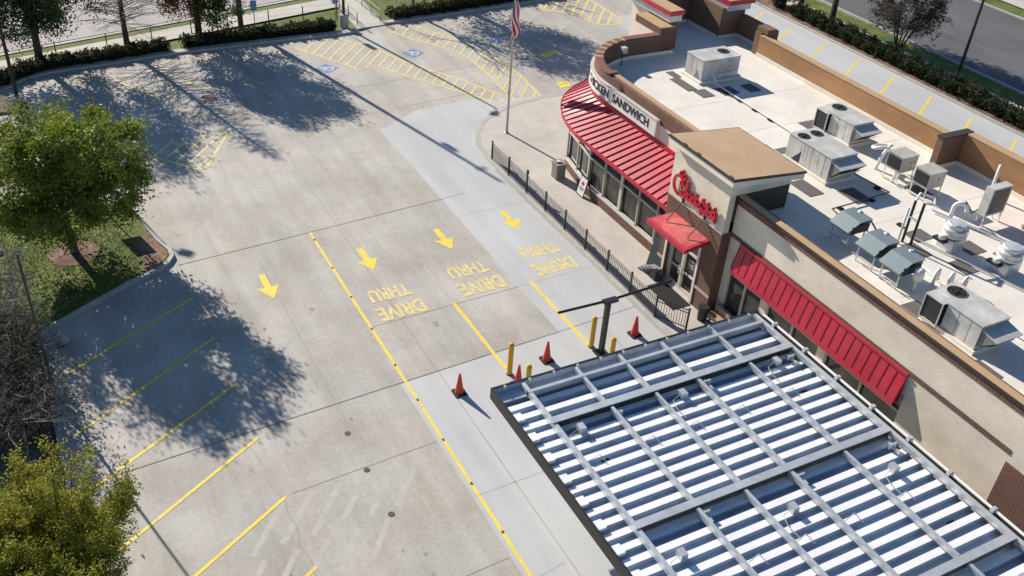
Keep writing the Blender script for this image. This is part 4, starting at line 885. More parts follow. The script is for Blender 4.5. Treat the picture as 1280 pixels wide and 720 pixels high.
# flag: hangs limp, folds gather by the hoist
nu, nv = 26, 18; V = []; Fs = []; UV = []
for i in range(nu + 1):
    for k in range(nv + 1):
        u_, v_ = i / nu, k / nv            # u along the fly, v down the hoist
        zz = 8.55 - v_ * 1.25 - u_ * 2.25 * (1 - .12 * v_)
        wv = .15 + .17 * u_
        V.append((-43.50 + .10 * math.cos(v_ * 8.5 + u_ * 3.0), 24.25 + wv * math.sin(v_ * 8.5 + u_ * 3.0) + .05 * math.sin(u_ * 9), zz)); UV.append((u_, v_))
for i in range(nu):
    for k in range(nv): a = i * (nv + 1) + k; Fs.append((a, a + 1, a + nv + 2, a + nv + 1))
fm = bpy.data.materials.new('flag_cloth'); fm.use_nodes = True; nt = fm.node_tree; N = nt.nodes; L = nt.links; p = N['Principled BSDF']; p.inputs['Roughness'].default_value = .8
uvn = N.new('ShaderNodeUVMap'); sep = N.new('ShaderNodeSeparateXYZ'); L.new(uvn.outputs[0], sep.inputs[0])
def mth(op, a, b=None):
    n = N.new('ShaderNodeMath'); n.operation = op
    for i, q in enumerate((a, b)):
        if q is None: continue
        if isinstance(q, (int, float)): n.inputs[i].default_value = q
        else: L.new(q, n.inputs[i])
    return n.outputs[0]
strp = mth('LESS_THAN', mth('MODULO', mth('MULTIPLY', sep.outputs[1], 13.0), 2.0), 1.0)
mx = N.new('ShaderNodeMix'); mx.data_type = 'RGBA'; L.new(strp, mx.inputs[0]); mx.inputs[6].default_value = (.70, .68, .68, 1); mx.inputs[7].default_value = (.36, .02, .045, 1)
can = mth('MULTIPLY', mth('LESS_THAN', sep.outputs[0], .4), mth('LESS_THAN', sep.outputs[1], .538))
vo = N.new('ShaderNodeTexVoronoi'); mpn = N.new('ShaderNodeMapping'); mpn.inputs['Scale'].default_value = (22, 14, 1); L.new(uvn.outputs[0], mpn.inputs[0]); L.new(mpn.outputs[0], vo.inputs['Vector']); vo.inputs['Randomness'].default_value = 0; vo.inputs['Scale'].default_value = 1
star = mth('LESS_THAN', vo.outputs['Distance'], .25)
m1 = N.new('ShaderNodeMix'); m1.data_type = 'RGBA'; L.new(star, m1.inputs[0]); m1.inputs[6].default_value = (.02, .03, .12, 1); m1.inputs[7].default_value = (.7, .7, .7, 1)
m2 = N.new('ShaderNodeMix'); m2.data_type = 'RGBA'; L.new(can, m2.inputs[0]); L.new(mx.outputs[2], m2.inputs[6]); L.new(m1.outputs[2], m2.inputs[7]); L.new(m2.outputs[2], p.inputs['Base Color'])
fo = MB().arr(V, Fs).build('flag', fm, smooth=True)
uvl = fo.data.uv_layers.new(name='UVMap')
for lp in fo.data.loops: uvl.data[lp.index].uv = UV[lp.vertex_index]
tag(fo, 'red and white striped national flag hanging limp from the flagpole', 'flag')
# litter bin, A-frame, leaning board, mat, planters
t = thing('litter_bin', 'square stone coloured litter bin on the terrace by the bay window', 'litter bin', (-37.95, 24.3, .05))
MB().prism([(-38.25, 24.05), (-37.75, 24.05), (-37.7, 24.1), (-37.7, 24.55), (-37.75, 24.6), (-38.25, 24.6), (-38.3, 24.55), (-38.3, 24.1)], .05, .84).build('bin_body', 'stone_bin', t)
MB().prism([(-38.33, 24.02), (-37.67, 24.02), (-37.67, 24.63), (-38.33, 24.63)], .842, .92).build('bin_rim', 'stone_bin', t)
MB().lathe((-38.0, 24.32, .921), [(.19, 0), (.19, .012)], 16).build('bin_opening', 'rubber', t)
MB().box(-38.12, -37.95, 24.2, 24.4, .934, .99).box(-37.98, -37.86, 24.36, 24.46, .936, .97).build('bin_waste', 'sign_white', t)
t = thing('a_frame_sign', 'white A-frame sign board standing by the bay window', 'sign', (-35.9, 24.62, .05))
def aframe(sy):
    return [(-36.22, 24.62 - .26 * sy, .05), (-35.55, 24.62 - .26 * sy, .05), (-35.55, 24.62 - .02 * sy, 1.08), (-36.22, 24.62 - .02 * sy, 1.08)]
q = [Vector(p) for p in aframe(1)]; d_ = Vector((0, .03, 0)); pf = MB().hexa(q, [a + d_ for a in q]).build('front_panel', 'black_metal', t)
def onq(u, v, o): return q[0].lerp(q[1], u).lerp(q[3].lerp(q[2], u), v) + Vector((0, -o, 0))
MB().face(onq(.07, .06, .004), onq(.93, .06, .004), onq(.93, .94, .004), onq(.07, .94, .004)).build('poster', 'sign_white', pf)
MB().face(onq(.3, .58, .007), onq(.62, .55, .007), onq(.72, .7, .007), onq(.4, .76, .007)).build('poster_picture', 'sign_red', pf)
MB().face(onq(.2, .4, .007), onq(.8, .4, .007), onq(.8, .45, .007), onq(.2, .45, .007)).face(onq(.25, .3, .007), onq(.75, .3, .007), onq(.75, .35, .007), onq(.25, .35, .007)).build('poster_line', 'letter_dark', pf)
q2 = [Vector(p) for p in aframe(-1)]; MB().hexa(q2, [a - d_ * .9 for a in q2]).build('rear_panel', 'black_metal', t)
t = tag(MB().hexa([(-29.1, 23.86, .05), (-28.35, 24.0, .05), (-28.32, 23.92, .05), (-29.07, 23.78, .05)], [(-29.02, 24.08, 1.62), (-28.28, 24.2, 1.5), (-28.25, 24.12, 1.5), (-28.99, 24.0, 1.62)]).build('display_board', 'grey_board'), 'dark grey board leaning up beside the entrance door', 'board')
t = thing('chair_heap', 'heap of folded grey chairs lying below the leaning grey board', 'chair heap', (-28.7, 23.5, .05))
for k in range(4):
    zb = .07 + k * .11; xx = -29.1 + k * .18; yy = 23.42 + .05 * k
    MB().hexa([(xx, yy, zb), (xx + .5, yy + .1, zb + .02), (xx + .45, yy + .42, zb + .05), (xx - .05, yy + .32, zb + .03)], [(xx, yy, zb + .05), (xx + .5, yy + .1, zb + .07), (xx + .45, yy + .42, zb + .1), (xx - .05, yy + .32, zb + .08)]).build('seat', 'grey_cloth', t)
    MB().tube([(xx, yy - .02, zb + .02), (xx + .75, yy + .12, zb + .1)], .016, 5).tube([(xx - .06, yy + .36, zb), (xx + .7, yy + .46, zb + .1)], .016, 5).build('frame', 'black_metal', t)
t = thing('umbrella_base', 'black folded frame lying at the foot of the leaning board', 'frame', (-28.2, 23.6, .05)); MB().hexa([(-28.4, 23.5, .05), (-27.9, 23.5, .05), (-27.8, 23.9, .05), (-28.3, 23.9, .05)], [(-28.25, 23.6, .5), (-28.05, 23.6, .5), (-28.0, 23.8, .5), (-28.2, 23.8, .5)]).build('frame_body', 'black_metal', t)
tag(MB().box(-27.75, -25.78, 22.98, 23.92, .052, .07).build('door_mat', 'rubber'), 'black rubber mat in front of the entrance door', 'mat')
t = thing('black_bin', 'round black bin against the brick pier beside the door', 'bin', (-24.75, 23.75, .05)); MB().lathe((-24.75, 23.75, .05), [(.2, 0), (.23, .6), (.25, .62), (.25, .66)], 16).build('bin_body', 'black_metal', t); MB().lathe((-24.75, 23.75, .05), [(.2, .661), (.2, .67)], 16).build('bin_opening', 'rubber', t)
t = thing('outdoor_bench', 'tan wrapped bench under the window beside the canopy', 'bench', (-24.1, 24.1, .05)); MB().box(-24.6, -23.5, 23.85, 24.35, .3, .5).build('seat', 'tan_cloth', t); MB().box(-24.6, -23.5, 24.25, 24.4, .502, .8).build('backrest', 'tan_cloth', t)
for a in (-24.5, -23.65):
    for b in (23.9, 24.3): MB().box(a, a + .06, b, b + .05, .05, .298).build('leg', 'dark_bronze', t)
# covers, studs, drain
for x, y, l in ((-24.24, 7.83, 'small round pavement cover beside the big tree shadow'), (-22.3, 7.82, 'small round pavement cover in the middle of the worn hatching'), (-20.14, 7.84, 'small round pavement cover lowest in the open lot')):
    t = tag(MB().lathe((x, y, .004), [(.11, 0), (.11, .008), (.09, .01)], 16).build('pavement_cover', 'stain' if False else 'dirt'), l, 'cover', 'round covers in the pavement')
for x in (-36.9, -34.4, -32.0, -29.6, -27.1, -24.9, -22.6, -20.3, -18.0, -15.7):
    tag(MB().lathe((x, 10.77, .016), [(.045, 0), (.045, .02), (.02, .03)], 10).build('lane_stud', 'unit_seam'), 'small dark stud set on the long yellow lane line', 'stud', 'studs along the lane line')
t = thing('drain_grate', 'rusty square drain grate in the far left of the lot', 'drain', (-53.8, 10.05, .004)); MB().box(-54.25, -53.35, 9.7, 10.4, .002, .012).build('grate_frame', 'rust', t)
gr = MB()
for k in range(7): gr.box(-54.2, -53.4, 9.74 + k * .092, 9.78 + k * .092, .0125, .02)
gr.build('grate', 'joint', t)
# post with two sign panels behind the green tree
t = thing('post_sign', 'metal sign post with two panels half hidden behind the green tree', 'sign', (-42.2, 2.7, .1))
MB().tube([(-42.2, 2.7, .1), (-42.2, 2.7, 3.45)], .035, 6).build('post', 'sign_back', t); MB().box(-42.16, -42.13, 2.28, 3.12, 1.3, 2.2).build('sign_panel', 'sign_back', t); MB().box(-42.16, -42.13, 2.45, 2.95, 2.7, 3.4).build('sign_panel', 'sign_back', t)
# low retaining boulder
for x, y, s, l in ((-33.3, -.35, .32, 'pale stone lying at the corner of the kerb under bare twigs'), (-40.7, -2.0, .2, 'small white stone lying on the grass, upper of two'), (-40.2, -2.25, .18, 'small white stone lying on the grass, lower of two')):
    m = MB(); m.lathe((x, y, .08 if s > .3 else .1), [(s * .8, 0), (s, s * .3), (s * .75, s * .7), (s * .25, s * .9)], 9, .8); tag(m.build('stone', 'kerb_concrete', smooth=True), l, 'stone')

# ------------------------------------------------------------------ vegetation
def leaves_arr(cent, nper, sig, size, rg, flat=.0):
    C_ = np.repeat(np.asarray(cent), nper, 0); n = len(C_)
    P = C_ + rg.normal(0, 1, (n, 3)) * sig
    u = rg.normal(0, 1, (n, 3)); u /= np.linalg.norm(u, axis=1)[:, None]
    w_ = rg.normal(0, 1, (n, 3)); w_[:, 2] += flat; v = np.cross(u, w_); v /= np.linalg.norm(v, axis=1)[:, None] + 1e-9
    s = size * rg.uniform(.6, 1.35, (n, 1)); u = u * s; v = v * s * .55
    V = np.empty((n, 4, 3)); V[:, 0] = P - u; V[:, 1] = P + v * .9 - u * .1; V[:, 2] = P + u; V[:, 3] = P - v * .9 - u * .1
    return V.reshape(-1, 3)
def leaf_mesh(name, V, m, parent=None, mats=None, midx=None, o=(0, 0, 0)):
    n = len(V) // 4; me = bpy.data.meshes.new(name); V = V - np.array(o)
    me.vertices.add(len(V)); me.vertices.foreach_set('co', V.astype(np.float32).ravel())
    me.loops.add(4 * n); me.loops.foreach_set('vertex_index', np.arange(4 * n, dtype=np.int32))
    me.polygons.add(n); me.polygons.foreach_set('loop_start', np.arange(0, 4 * n, 4, dtype=np.int32)); me.polygons.foreach_set('loop_total', np.full(n, 4, np.int32))
    for q in (mats or [m]): me.materials.append(MATS[q])
    if midx is not None: me.polygons.foreach_set('material_index', midx.astype(np.int32))
    me.update(calc_edges=True); me.validate()
    ob = bpy.data.objects.new(name, me); COL.objects.link(ob)
    if parent is not None: ob.parent = parent
    return ob
def crown_centres(c, rad, n, rg, lobes=9, amp=.28, inner=.35, kern=.16):
    d = rg.normal(0, 1, (n, 3)); d /= np.linalg.norm(d, axis=1)[:, None]
    lb = rg.normal(0, 1, (lobes, 3)); lb /= np.linalg.norm(lb, axis=1)[:, None]; am = rg.uniform(-amp, amp, lobes)
    k = 1 + (np.exp(-((1 - d @ lb.T) / kern)) * am).sum(1)
    r = (inner ** 3 + (1 - inner ** 3) * rg.uniform(0, 1, n)) ** (1 / 3) * k
    return np.array(c) + d * r[:, None] * np.array(rad)
def branchy(rg, base, top_c, n, trunk_r, h_trunk, m='bark', lean=(0, 0)):
    mb = MB(); b = np.array(base, float); t = b + np.array([lean[0], lean[1], h_trunk])
    mid = (b + t) / 2 + rg.normal(0, .06, 3)
    mb.tube([b, mid, t], [trunk_r * 1.25, trunk_r, trunk_r * .75], 9)
    for q in top_c[:n]:
        f = rg.uniform(.55, 1.); s = b + (t - b) * f; mdl = s + (q - s) * .5 + np.array([0, 0, .12 * np.linalg.norm(q - s)])
        mb.tube([s, mdl, q], [trunk_r * .45, trunk_r * .26, .015], 5)
    return mb
def tree(name, label, base, h, rad, zc, leaf, n=220, per=60, size=.11, sig=.28, seed=1, trunk_r=.14, lean=(0, 0), lobes=9, amp=.3, mats=None, split=None, group=None, cat='tree', inner=.35, nb=16, kern=.16):
    rg = np.random.default_rng(seed); t = thing(name, label, cat, base, group)
    cc = crown_centres((base[0] + lean[0], base[1] + lean[1], zc), rad, n, rg, lobes, amp, inner, kern)
    cc = cc[cc[:, 2] > base[2] + .35]
    far = np.argsort(-np.linalg.norm(cc - np.array([base[0], base[1], zc]), axis=1)); far = far[: n // 2]; rg.shuffle(far)
    branchy(rg, base, cc[far], nb, trunk_r, (zc - base[2]) * .95, lean=lean).build('trunk', 'bark', t)
    cl = np.array([rg.choice([.75, 1., 1.35]) for _ in cc])
    V = leaves_arr(cc, per, sig * np.repeat(cl, per)[:, None], size, rg)
    mi = None
    if split is not None:
        ctr = V.reshape(-1, 4, 3).mean(1); mi = (split(ctr) + rg.normal(0, .25, len(ctr)) > 0)
    leaf_mesh('crown', V, leaf, t, mats=mats, midx=mi, o=base)
    return t
tree('leafy_tree', 'bright green leafy tree on the grass island at the left', (-39.5, .9, .11), 7.4, (2.8, 3.4, 2.85), 3.95, 'leaf_green', n=150, per=330, size=.08, sig=.27, seed=3, trunk_r=.15, lobes=26, amp=.42, inner=.25, kern=.06, nb=26)
tree('dark_tree', 'dark green fine leaved tree in the top left corner by the hedge', (-61.9, 1.9, 0), 9, (3.3, 3.8, 3.6), 5.1, 'leaf_dark', n=190, per=190, size=.09, sig=.38, seed=5, trunk_r=.2, amp=.4, inner=.2, lobes=20, kern=.07)
tree('autumn_tree', 'tree turning from rusty brown to green behind the hedge at the top', (-63.0, 11.6, 0), 8.6, (2.4, 3.1, 3.1), 4.7, 'leaf_brown', n=150, per=260, size=.085, sig=.30, seed=9, trunk_r=.19, lobes=24, amp=.42, kern=.06, mats=['leaf_brown', 'leaf_dark'], split=lambda c: (c[:, 1] - 11.3) * .8)
tree('dark_tree', 'dense dark tree beyond the hedge, out past the flag', (-66.0, 30.1, 0), 9, (3.4, 3.2, 2.8), 6.0, 'leaf_dark', n=190, per=90, size=.1, sig=.42, seed=14, trunk_r=.22)
tree('roadside_tree', 'tall dark roadside tree, left of two behind the rear hedge', (-55.0, 56.0, .05), 10, (2.6, 2.4, 3.0), 7.2, 'leaf_dark', n=110, per=45, size=.15, sig=.45, seed=21, trunk_r=.2)
tree('roadside_tree', 'tall dark roadside tree, right of two behind the rear hedge', (-51.7, 56.2, .05), 10, (2.6, 2.4, 3.0), 7.0, 'leaf_dark', n=110, per=45, size=.15, sig=.45, seed=22, trunk_r=.2, lean=(-.2, .1))
# small vase-shaped tree by the rear road
def vase_tree(label, base, h, rad, seed, leaf='leaf_twiggy', stems=7, per=24, size=.07):
    rg = np.random.default_rng(seed); t = thing('bare_tree', label, 'tree', base); mb = MB(); tips = []
    b = np.array(base, float)
    for k in range(stems):
        a = 2 * PI * k / stems + rg.uniform(-.3, .3); e = b + np.array([math.cos(a) * rad * .55, math.sin(a) * rad * .55, h * .62]); m_ = b + (e - b) * .5 + np.array([0, 0, .25])
        mb.tube([b + [math.cos(a) * .08, math.sin(a) * .08, 0], m_, e], [.07, .045, .02], 5)
        for q in range(9):
            d = rg.normal(0, 1, 3); d[2] = abs(d[2]) + .5; d[:2] += [math.cos(a) * .6, math.sin(a) * .6]; d /= np.linalg.norm(d)
            f = rg.uniform(.4, 1); s = b + (e - b) * f; tip = s + d * h * rg.uniform(.25, .42); mb.tube([s, (s + tip) / 2 + rg.normal(0, .05, 3), tip], [.022, .014, .006], 4)
            tips += [s + (tip - s) * g_ for g_ in (.45, .75, 1.)]
            for w_ in range(3):
                t2 = tip + rg.normal(0, .28, 3); mb.tube([s + (tip - s) * rg.uniform(.4, .9), t2], [.009, .004], 3, False); tips.append(t2)
    mb.build('trunk', 'bark', t)
    leaf_mesh('crown', leaves_arr(tips, per, .14, size, rg), leaf, t, o=base)
    return t
vase_tree('small vase shaped tree with fine brownish twigs beside the rear road', (-45.3, 56.5, .05), 5.2, 2.4, 31)
# tall bare conifer with whorled twigs
def cypress(label, base, h, L, seed, dens=120):
    rg = np.random.default_rng(seed); t = thing('bare_tree', label, 'tree', base); b = np.array(base, float)
    mb = MB(); mb.tube([b, b + [.03, .0, h * .5], b + [0, 0, h]], [.19, .12, .02], 8); mb.build('trunk', 'bark', t)
    br_ = MB()
    for k in range(dens):
        z = h * (.17 + .81 * k / dens); a = k * 2.4 + rg.uniform(-.4, .4); l = L * (1 - z / h) ** .7 * rg.uniform(.6, 1.1) + .2
        s = b + [0, 0, z]; e = s + np.array([math.cos(a) * l, math.sin(a) * l, l * rg.uniform(-.05, .35)]); m_ = (s + e) / 2 + [0, 0, .06 * l]
        br_.tube([s, m_, e], [.032, .02, .006], 4, False)
        for q in range(7):
            f = rg.uniform(.25, 1); p_ = s + (e - s) * f; a2 = a + rg.choice([-1, 1]) * rg.uniform(.4, 1.1); l2 = l * rg.uniform(.15, .4)
            br_.tube([p_, p_ + np.array([math.cos(a2) * l2, math.sin(a2) * l2, rg.uniform(-.1, .15)])], [.012, .004], 3, False)
    br_.build('branches', 'twig_grey', t)
    return t
cypress('tall straight bare tree with level twigs, between the dark and the rusty tree', (-62.66, 7.08, 0), 9.4, 3.3, 41, 230)
def bare_spread(label, base, h, seed, levels=4, name='bare_tree', cat='tree', m='bark_pale', r0=.13, spread=.55, first=.3, kids=3, lean=0):
    rg = np.random.default_rng(seed); t = thing(name, label, cat, base); mb = MB(); tw = MB()
    def grow(p, d, l, r, lv):
        e = p + d * l; mid = (p + e) / 2 + rg.normal(0, l * .05, 3)
        (mb if lv > 1 else tw).tube([p, mid, e], [r, r * .8, r * .6], 5 if lv > 1 else 3, False)
        if lv == 0: return
        for k in range(kids + (lv < 2)):
            nd = d + rg.normal(0, spread, 3); nd[2] += .12; nd /= np.linalg.norm(nd)
            st = p + (e - p) * rg.uniform(.55, 1.); grow(st, nd, l * rg.uniform(.6, .85), r * .55, lv - 1)
    grow(np.array(base, float), np.array([lean, 0, 1.]), h * first, r0, levels)
    mb.build('trunk', m, t); tw.build('branches', 'twig_grey', t)
    return t
bare_spread('bare spreading tree beyond the hedge right of the handrails', (-63.4, 26.9, 0), 8, 51, r0=.16)
bare_spread('bare tree beyond the hedge farthest right along the top', (-67.5, 36.5, 0), 7.5, 52, r0=.15)
# tangled bare shrubs along the left bed
def tangle(label, base, h, rad, seed, stems=26, green=0, leaf='leaf_olive'):
    rg = np.random.default_rng(seed); t = thing('bare_shrub', label, 'shrub', base, 'bare tangled shrubs'); b = np.array(base, float); mb = MB(); tips = []
    for k in range(stems):
        a = rg.uniform(0, 2 * PI); rr = rad * math.sqrt(rg.uniform(.02, 1)); s = b + [math.cos(a) * rr * .45, math.sin(a) * rr * .45, 0]
        e = b + [math.cos(a) * rr, math.sin(a) * rr, h * rg.uniform(.55, 1) * (1 - .35 * (rr / rad) ** 2)]
        m_ = (s + e) / 2 + rg.normal(0, .15, 3); mb.tube([s, m_, e], [.035, .022, .010], 4, False)
        for q in range(9):
            f = rg.uniform(.3, 1); p_ = s + (e - s) * f; d = rg.normal(0, 1, 3) * [1, 1, .6]; d[2] += .3; l = rg.uniform(.35, 1.0)
            e2 = p_ + d * l * .6; mb.tube([p_, (p_ + e2) / 2 + rg.normal(0, .06, 3), e2], [.013, .009, .004], 3, False); tips.append(e2)
            for w_ in range(3):
                d2 = d + rg.normal(0, .7, 3); p3 = p_ + (e2 - p_) * rg.uniform(.4, 1); mb.tube([p3, p3 + d2 * l * .35], [.006, .003], 3, False); tips.append(p3 + d2 * .2)
    mb.build('stems', 'twig_grey', t)
    if green: leaf_mesh('foliage', leaves_arr(tips, green, .2, .06, rg), leaf, t, o=base)
    return t
tangle('bare tangled grey shrub highest along the left edge, on the grass', (-36.3, -2.6, .11), 3.4, 1.7, 61, 34)
tangle('bare tangled grey shrub overhanging the kerb corner on the left', (-33.6, -2.3, .12), 3.0, 1.8, 62, 46, 1)
tangle('dense dark tangled shrub at the left beside the light pole', (-31.2, -2.6, .12), 2.6, 1.7, 63, 60, 4, 'leaf_hedge')
tangle('dense grey tangled shrub at the left just above the yellow green tree', (-28.8, -2.4, .12), 2.4, 1.4, 64, 52, 3, 'leaf_twiggy')
# yellow green young tree at the bottom left: upright stems
def upright_tree(label, base, h, rad, seed, n=42):
    rg = np.random.default_rng(seed); t = thing('young_tree', label, 'tree', base); b = np.array(base, float); mb = MB(); tips = []
    for k in range(n):
        a = rg.uniform(0, 2 * PI); rr = rad * math.sqrt(rg.uniform(.03, 1)); z0 = rg.uniform(.15, .45) * h
        s = b + [0, 0, z0 * .5]; e = b + [math.cos(a) * rr, math.sin(a) * rr, h * (1 - .30 * (rr / rad) ** 1.6) * rg.uniform(.62, 1.0)]
        m_ = s + (e - s) * .45 + np.array([math.cos(a), math.sin(a), -.2]) * rr * .25; mb.tube([s, m_, e], [.05, .028, .008], 5, False)
        for q in range(15):
            f = rg.uniform(.3, 1.); p_ = s + (m_ - s) * min(1, f * 2) if f < .5 else m_ + (e - m_) * (f * 2 - 1)
            d = rg.normal(0, 1, 3) * [1, 1, .5]; d[2] += .8; d /= np.linalg.norm(d); l = rg.uniform(.25, .65); e2 = p_ + d * l
            mb.tube([p_, e2], [.010, .004], 3, False); tips += [p_ + d * l * g_ for g_ in (.35, .65, 1.)]
    mb.tube([b, b + [0, 0, h * .35]], [.12, .09], 7)
    mb.build('trunk', 'bark', t); leaf_mesh('crown', leaves_arr(tips, 36, .10, .044, rg, .5), 'leaf_yellow', t, o=base)
upright_tree('yellow green upright young tree in the bottom left corner', (-20.1, -2.05, .12), 5.8, 2.7, 71, 54)
# hedges: leaf clouds on a dark core, one object per run
def hedge(label, path, wd, h, z0, seed, leaf='leaf_hedge', group='clipped hedges', dens=150, size=.085):
    rg = np.random.default_rng(seed); t = thing('hedge', label, 'hedge', (path[0][0], path[0][1], z0), group); pts_ = []; core = MB()
    for k in range(len(path) - 1):
        a, b = np.array(path[k], float), np.array(path[k + 1], float); d = b - a; L = np.linalg.norm(d); d /= L; nn = np.array([-d[1], d[0]])
        n = int(L * dens)
        u = rg.uniform(-.1, L + .1, n); bump = 1 + .05 * np.sin(u * 23.) + .2 * np.sin(u * 5.2 + seed + 1.3 * np.sin(u * 1.7)) + .1 * np.sin(u * 11.3 + 2)
        ang = rg.uniform(-.15, PI + .15, n); r = rg.uniform(.82, 1.08, n) * bump
        off = np.cos(ang) * wd / 2 * r; zz = z0 + .12 + np.abs(np.sin(ang)) ** .6 * (h - .15) * r
        low = rg.uniform(0, 1, n) < .35; zz = np.where(low, z0 + rg.uniform(.05, h * .8, n), zz); off = np.where(low, np.sign(off) * wd / 2 * r, off)
        pts_.append(np.stack([a[0] + d[0] * u + nn[0] * off, a[1] + d[1] * u + nn[1] * off, zz], 1))
        hw = wd * .36; q = [a - nn * hw, b - nn * hw, b + nn * hw, a + nn * hw]; core.hexa([(*p, z0 + .0) for p in q], [(*(p * .9 + (a + b) / 2 * .1 if False else p), z0 + h * .72) for p in q])
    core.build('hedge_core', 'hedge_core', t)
    leaf_mesh('foliage', leaves_arr(np.concatenate(pts_), 5, .07, size, rg), leaf, t, o=(path[0][0], path[0][1], z0))
hedge('dark clipped hedge below the far left dark tree', [(-58.2, -3.4), (-59.6, -.4), (-60.9, 1.2), (-61.3, 3), (-61.6, 6), (-62.0, 9.3)], 1.0, .68, 0, 81)
hedge('dark clipped hedge along the kerb below the rusty tree', [(-62.1, 10.4), (-62.2, 14.8), (-62.25, 20.4)], 1.0, .68, 0, 82)
hedge('dark clipped hedge right of the handrails at the top', [(-63.0, 25.0), (-63.3, 29), (-64.0, 36), (-64.4, 42)], 1.0, .68, 0, 83)
hedge('long dark hedge in the mulch bed behind the rear parking row', [(-54.6, 55.0), (-45, 54.95), (-33, 54.9), (-20, 54.9)], 1.05, .95, .07, 84, dens=120)
def bush(label, x, y, r, h, seed, leaf, z0=.07, name='bush'):
    rg = np.random.default_rng(seed); t = thing(name, label, 'bush', (x, y, z0)); cc = crown_centres((x, y, z0 + h * .5), (r, r, h * .5), 60, rg, 6, .2, .5); cc = cc[cc[:, 2] > z0 + .05]
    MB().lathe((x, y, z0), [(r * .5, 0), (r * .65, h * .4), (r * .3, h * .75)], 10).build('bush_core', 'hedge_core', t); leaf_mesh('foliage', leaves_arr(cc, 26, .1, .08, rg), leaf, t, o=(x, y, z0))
bush('rounded dark bush at the far end of the rear hedge', -56.3, 55.0, .9, 1.5, 91, 'leaf_hedge')
bush('low maroon bush behind the rear hedge by the road lamp', -39.3, 56.0, .55, .6, 92, 'leaf_maroon', .0); bush('low maroon bush behind the rear hedge by the tree trunk', -49.8, 56.05, .55, .6, 93, 'leaf_maroon', .0)
# lawn tufts of the near island
rg = np.random.default_rng(101); n = 15000
P = np.stack([rg.uniform(-44, -34.5, n), rg.uniform(-7, 4.3, n), np.full(n, .13)], 1)
lim = np.where(P[:, 0] > -37.2, 4.0 - (P[:, 0] + 37.2) * 1.75, 3.7)
ok = (P[:, 1] < lim - .15) & ~((P[:, 0] > -40.3) & (P[:, 1] > 3.2)) & (np.hypot(P[:, 0] + 39.5, P[:, 1] - .85) > 1.0)
gt = leaf_mesh('grass', leaves_arr(P[ok], 2, .05, .04, rg), 'leaf_olive', mats=['leaf_green', 'leaf_olive'], midx=(rg.uniform(0, 1, ok.sum() * 2) < .6)); gt['kind'] = 'stuff'; gt['label'] = 'rough grass on the left island'

# ------------------------------------------------------------------ poles, signs, rails
def lamp_pole(label, x, y, h, head_dir, base_h=.85, r=.07, z0=0, base_r=.3, name='lamp_post', head=True):
    t = thing(name, label, 'lamp post', (x, y, z0), 'lot light poles')
    if base_h: MB().lathe((x, y, z0), [(base_r, 0), (base_r, base_h - .03), (base_r - .04, base_h)], 16).build('concrete_base', 'kerb_concrete', t)
    MB().tube([(x, y, z0 + base_h), (x, y, z0 + h)], [r * 1.15, r * .7], 8).build('pole', 'dark_bronze' if head else 'wood_pole', t)
    if not head: return
    a = Vector((math.cos(head_dir), math.sin(head_dir))); p = Vector((x, y)) + a * .5; n = Vector((-a.y, a.x)) * .2
    MB().tube([(x, y, z0 + h - .05), (p.x, p.y, z0 + h)], .035, 6).build('arm', 'dark_bronze', t)
    q = [p - n, p + a * .6 - n, p + a * .6 + n, p + n]; MB().hexa([(*c_, z0 + h - .07) for c_ in q], [(*c_, z0 + h + .06) for c_ in q]).build('lamp_head', 'dark_bronze', t)
lamp_pole('dark lamp post on a round concrete base beside the handrails', -62.45, 21.3, 8.3, -.6, .9, .09)
lamp_pole('dark lamp post in the far left corner bed', -56.4, .2, 9.5, .8, .45, .09, base_r=.28)
lamp_pole('plain dark post at the left kerb, its long shadow crossing the stripes', -30.3, -1.0, 6.0, .9, .3, .05, z0=.05, base_r=.28, head=False, name='light_pole')
lamp_pole('dark lamp post on a pale base between rear hedge and road', -40.4, 57.15, 9.0, 1.4, .3, .1, base_r=.34)
up_ = thing('utility_pole', 'thick wooden utility pole behind the hedge at the top', 'utility pole', (-64.9, 14.8, 0))
MB().tube([(-64.9, 14.8, -.1), (-64.9, 14.8, 13.9)], [.19, .10], 10).build('pole', 'wood_pole', up_); MB().box(-64.96, -64.84, 14.6, 15.2, 12.95, 13.05).build('crossarm', 'wood_pole', up_); MB().lathe((-64.9, 15.1, 11.2), [(.14, 0), (.15, .1), (.15, .5), (.1, .6)], 12).build('transformer', 'sign_back', up_)
def small_sign(label, x, y):
    t = thing('accessible_sign', label, 'sign', (x, y, 0), 'accessible parking signs'); MB().tube([(x, y, 0), (x, y, 2.45)], .03, 6).build('post', 'sign_back', t)
    o = MB().box(x + .032, x + .05, y - .2, y + .2, 1.75, 2.4).build('sign_panel', 'sign_blue', t)
    m = MB(); c_ = (y, 2.1)
    pts_ = [(x + .055, c_[0] - .02 + .09 * math.cos(a), 1.98 + .09 * math.sin(a)) for a in np.linspace(1.9, 6.4, 9)]
    for k in range(8): m.tube([pts_[k], pts_[k + 1]], .014, 4)
    m.tube([(x + .055, y + .0, 2.2), (x + .055, y, 2.05), (x + .055, y + .1, 2.04), (x + .055, y + .13, 1.93)], .016, 4); m.box(x + .05, x + .06, y - .03, y + .03, 2.24, 2.3); m.build('wheelchair_symbol', 'sign_white', o)
small_sign('small blue accessible parking sign next to the utility pole', -62.6, 15.2); small_sign('small blue accessible parking sign next to the concrete lamp base', -62.4, 20.7)
wf = thing('wire_fence', 'low wire fence with thin dark posts behind the hedge', 'fence', (-62.6, 5, 0))
wp = [(-61.7, .2), (-62.12, 2.9), (-62.49, 5.89), (-62.91, 8.65), (-63.2, 11.2), (-63.4, 13.6), (-63.6, 16.4), (-63.7, 18.8), (-63.9, 21.3)]
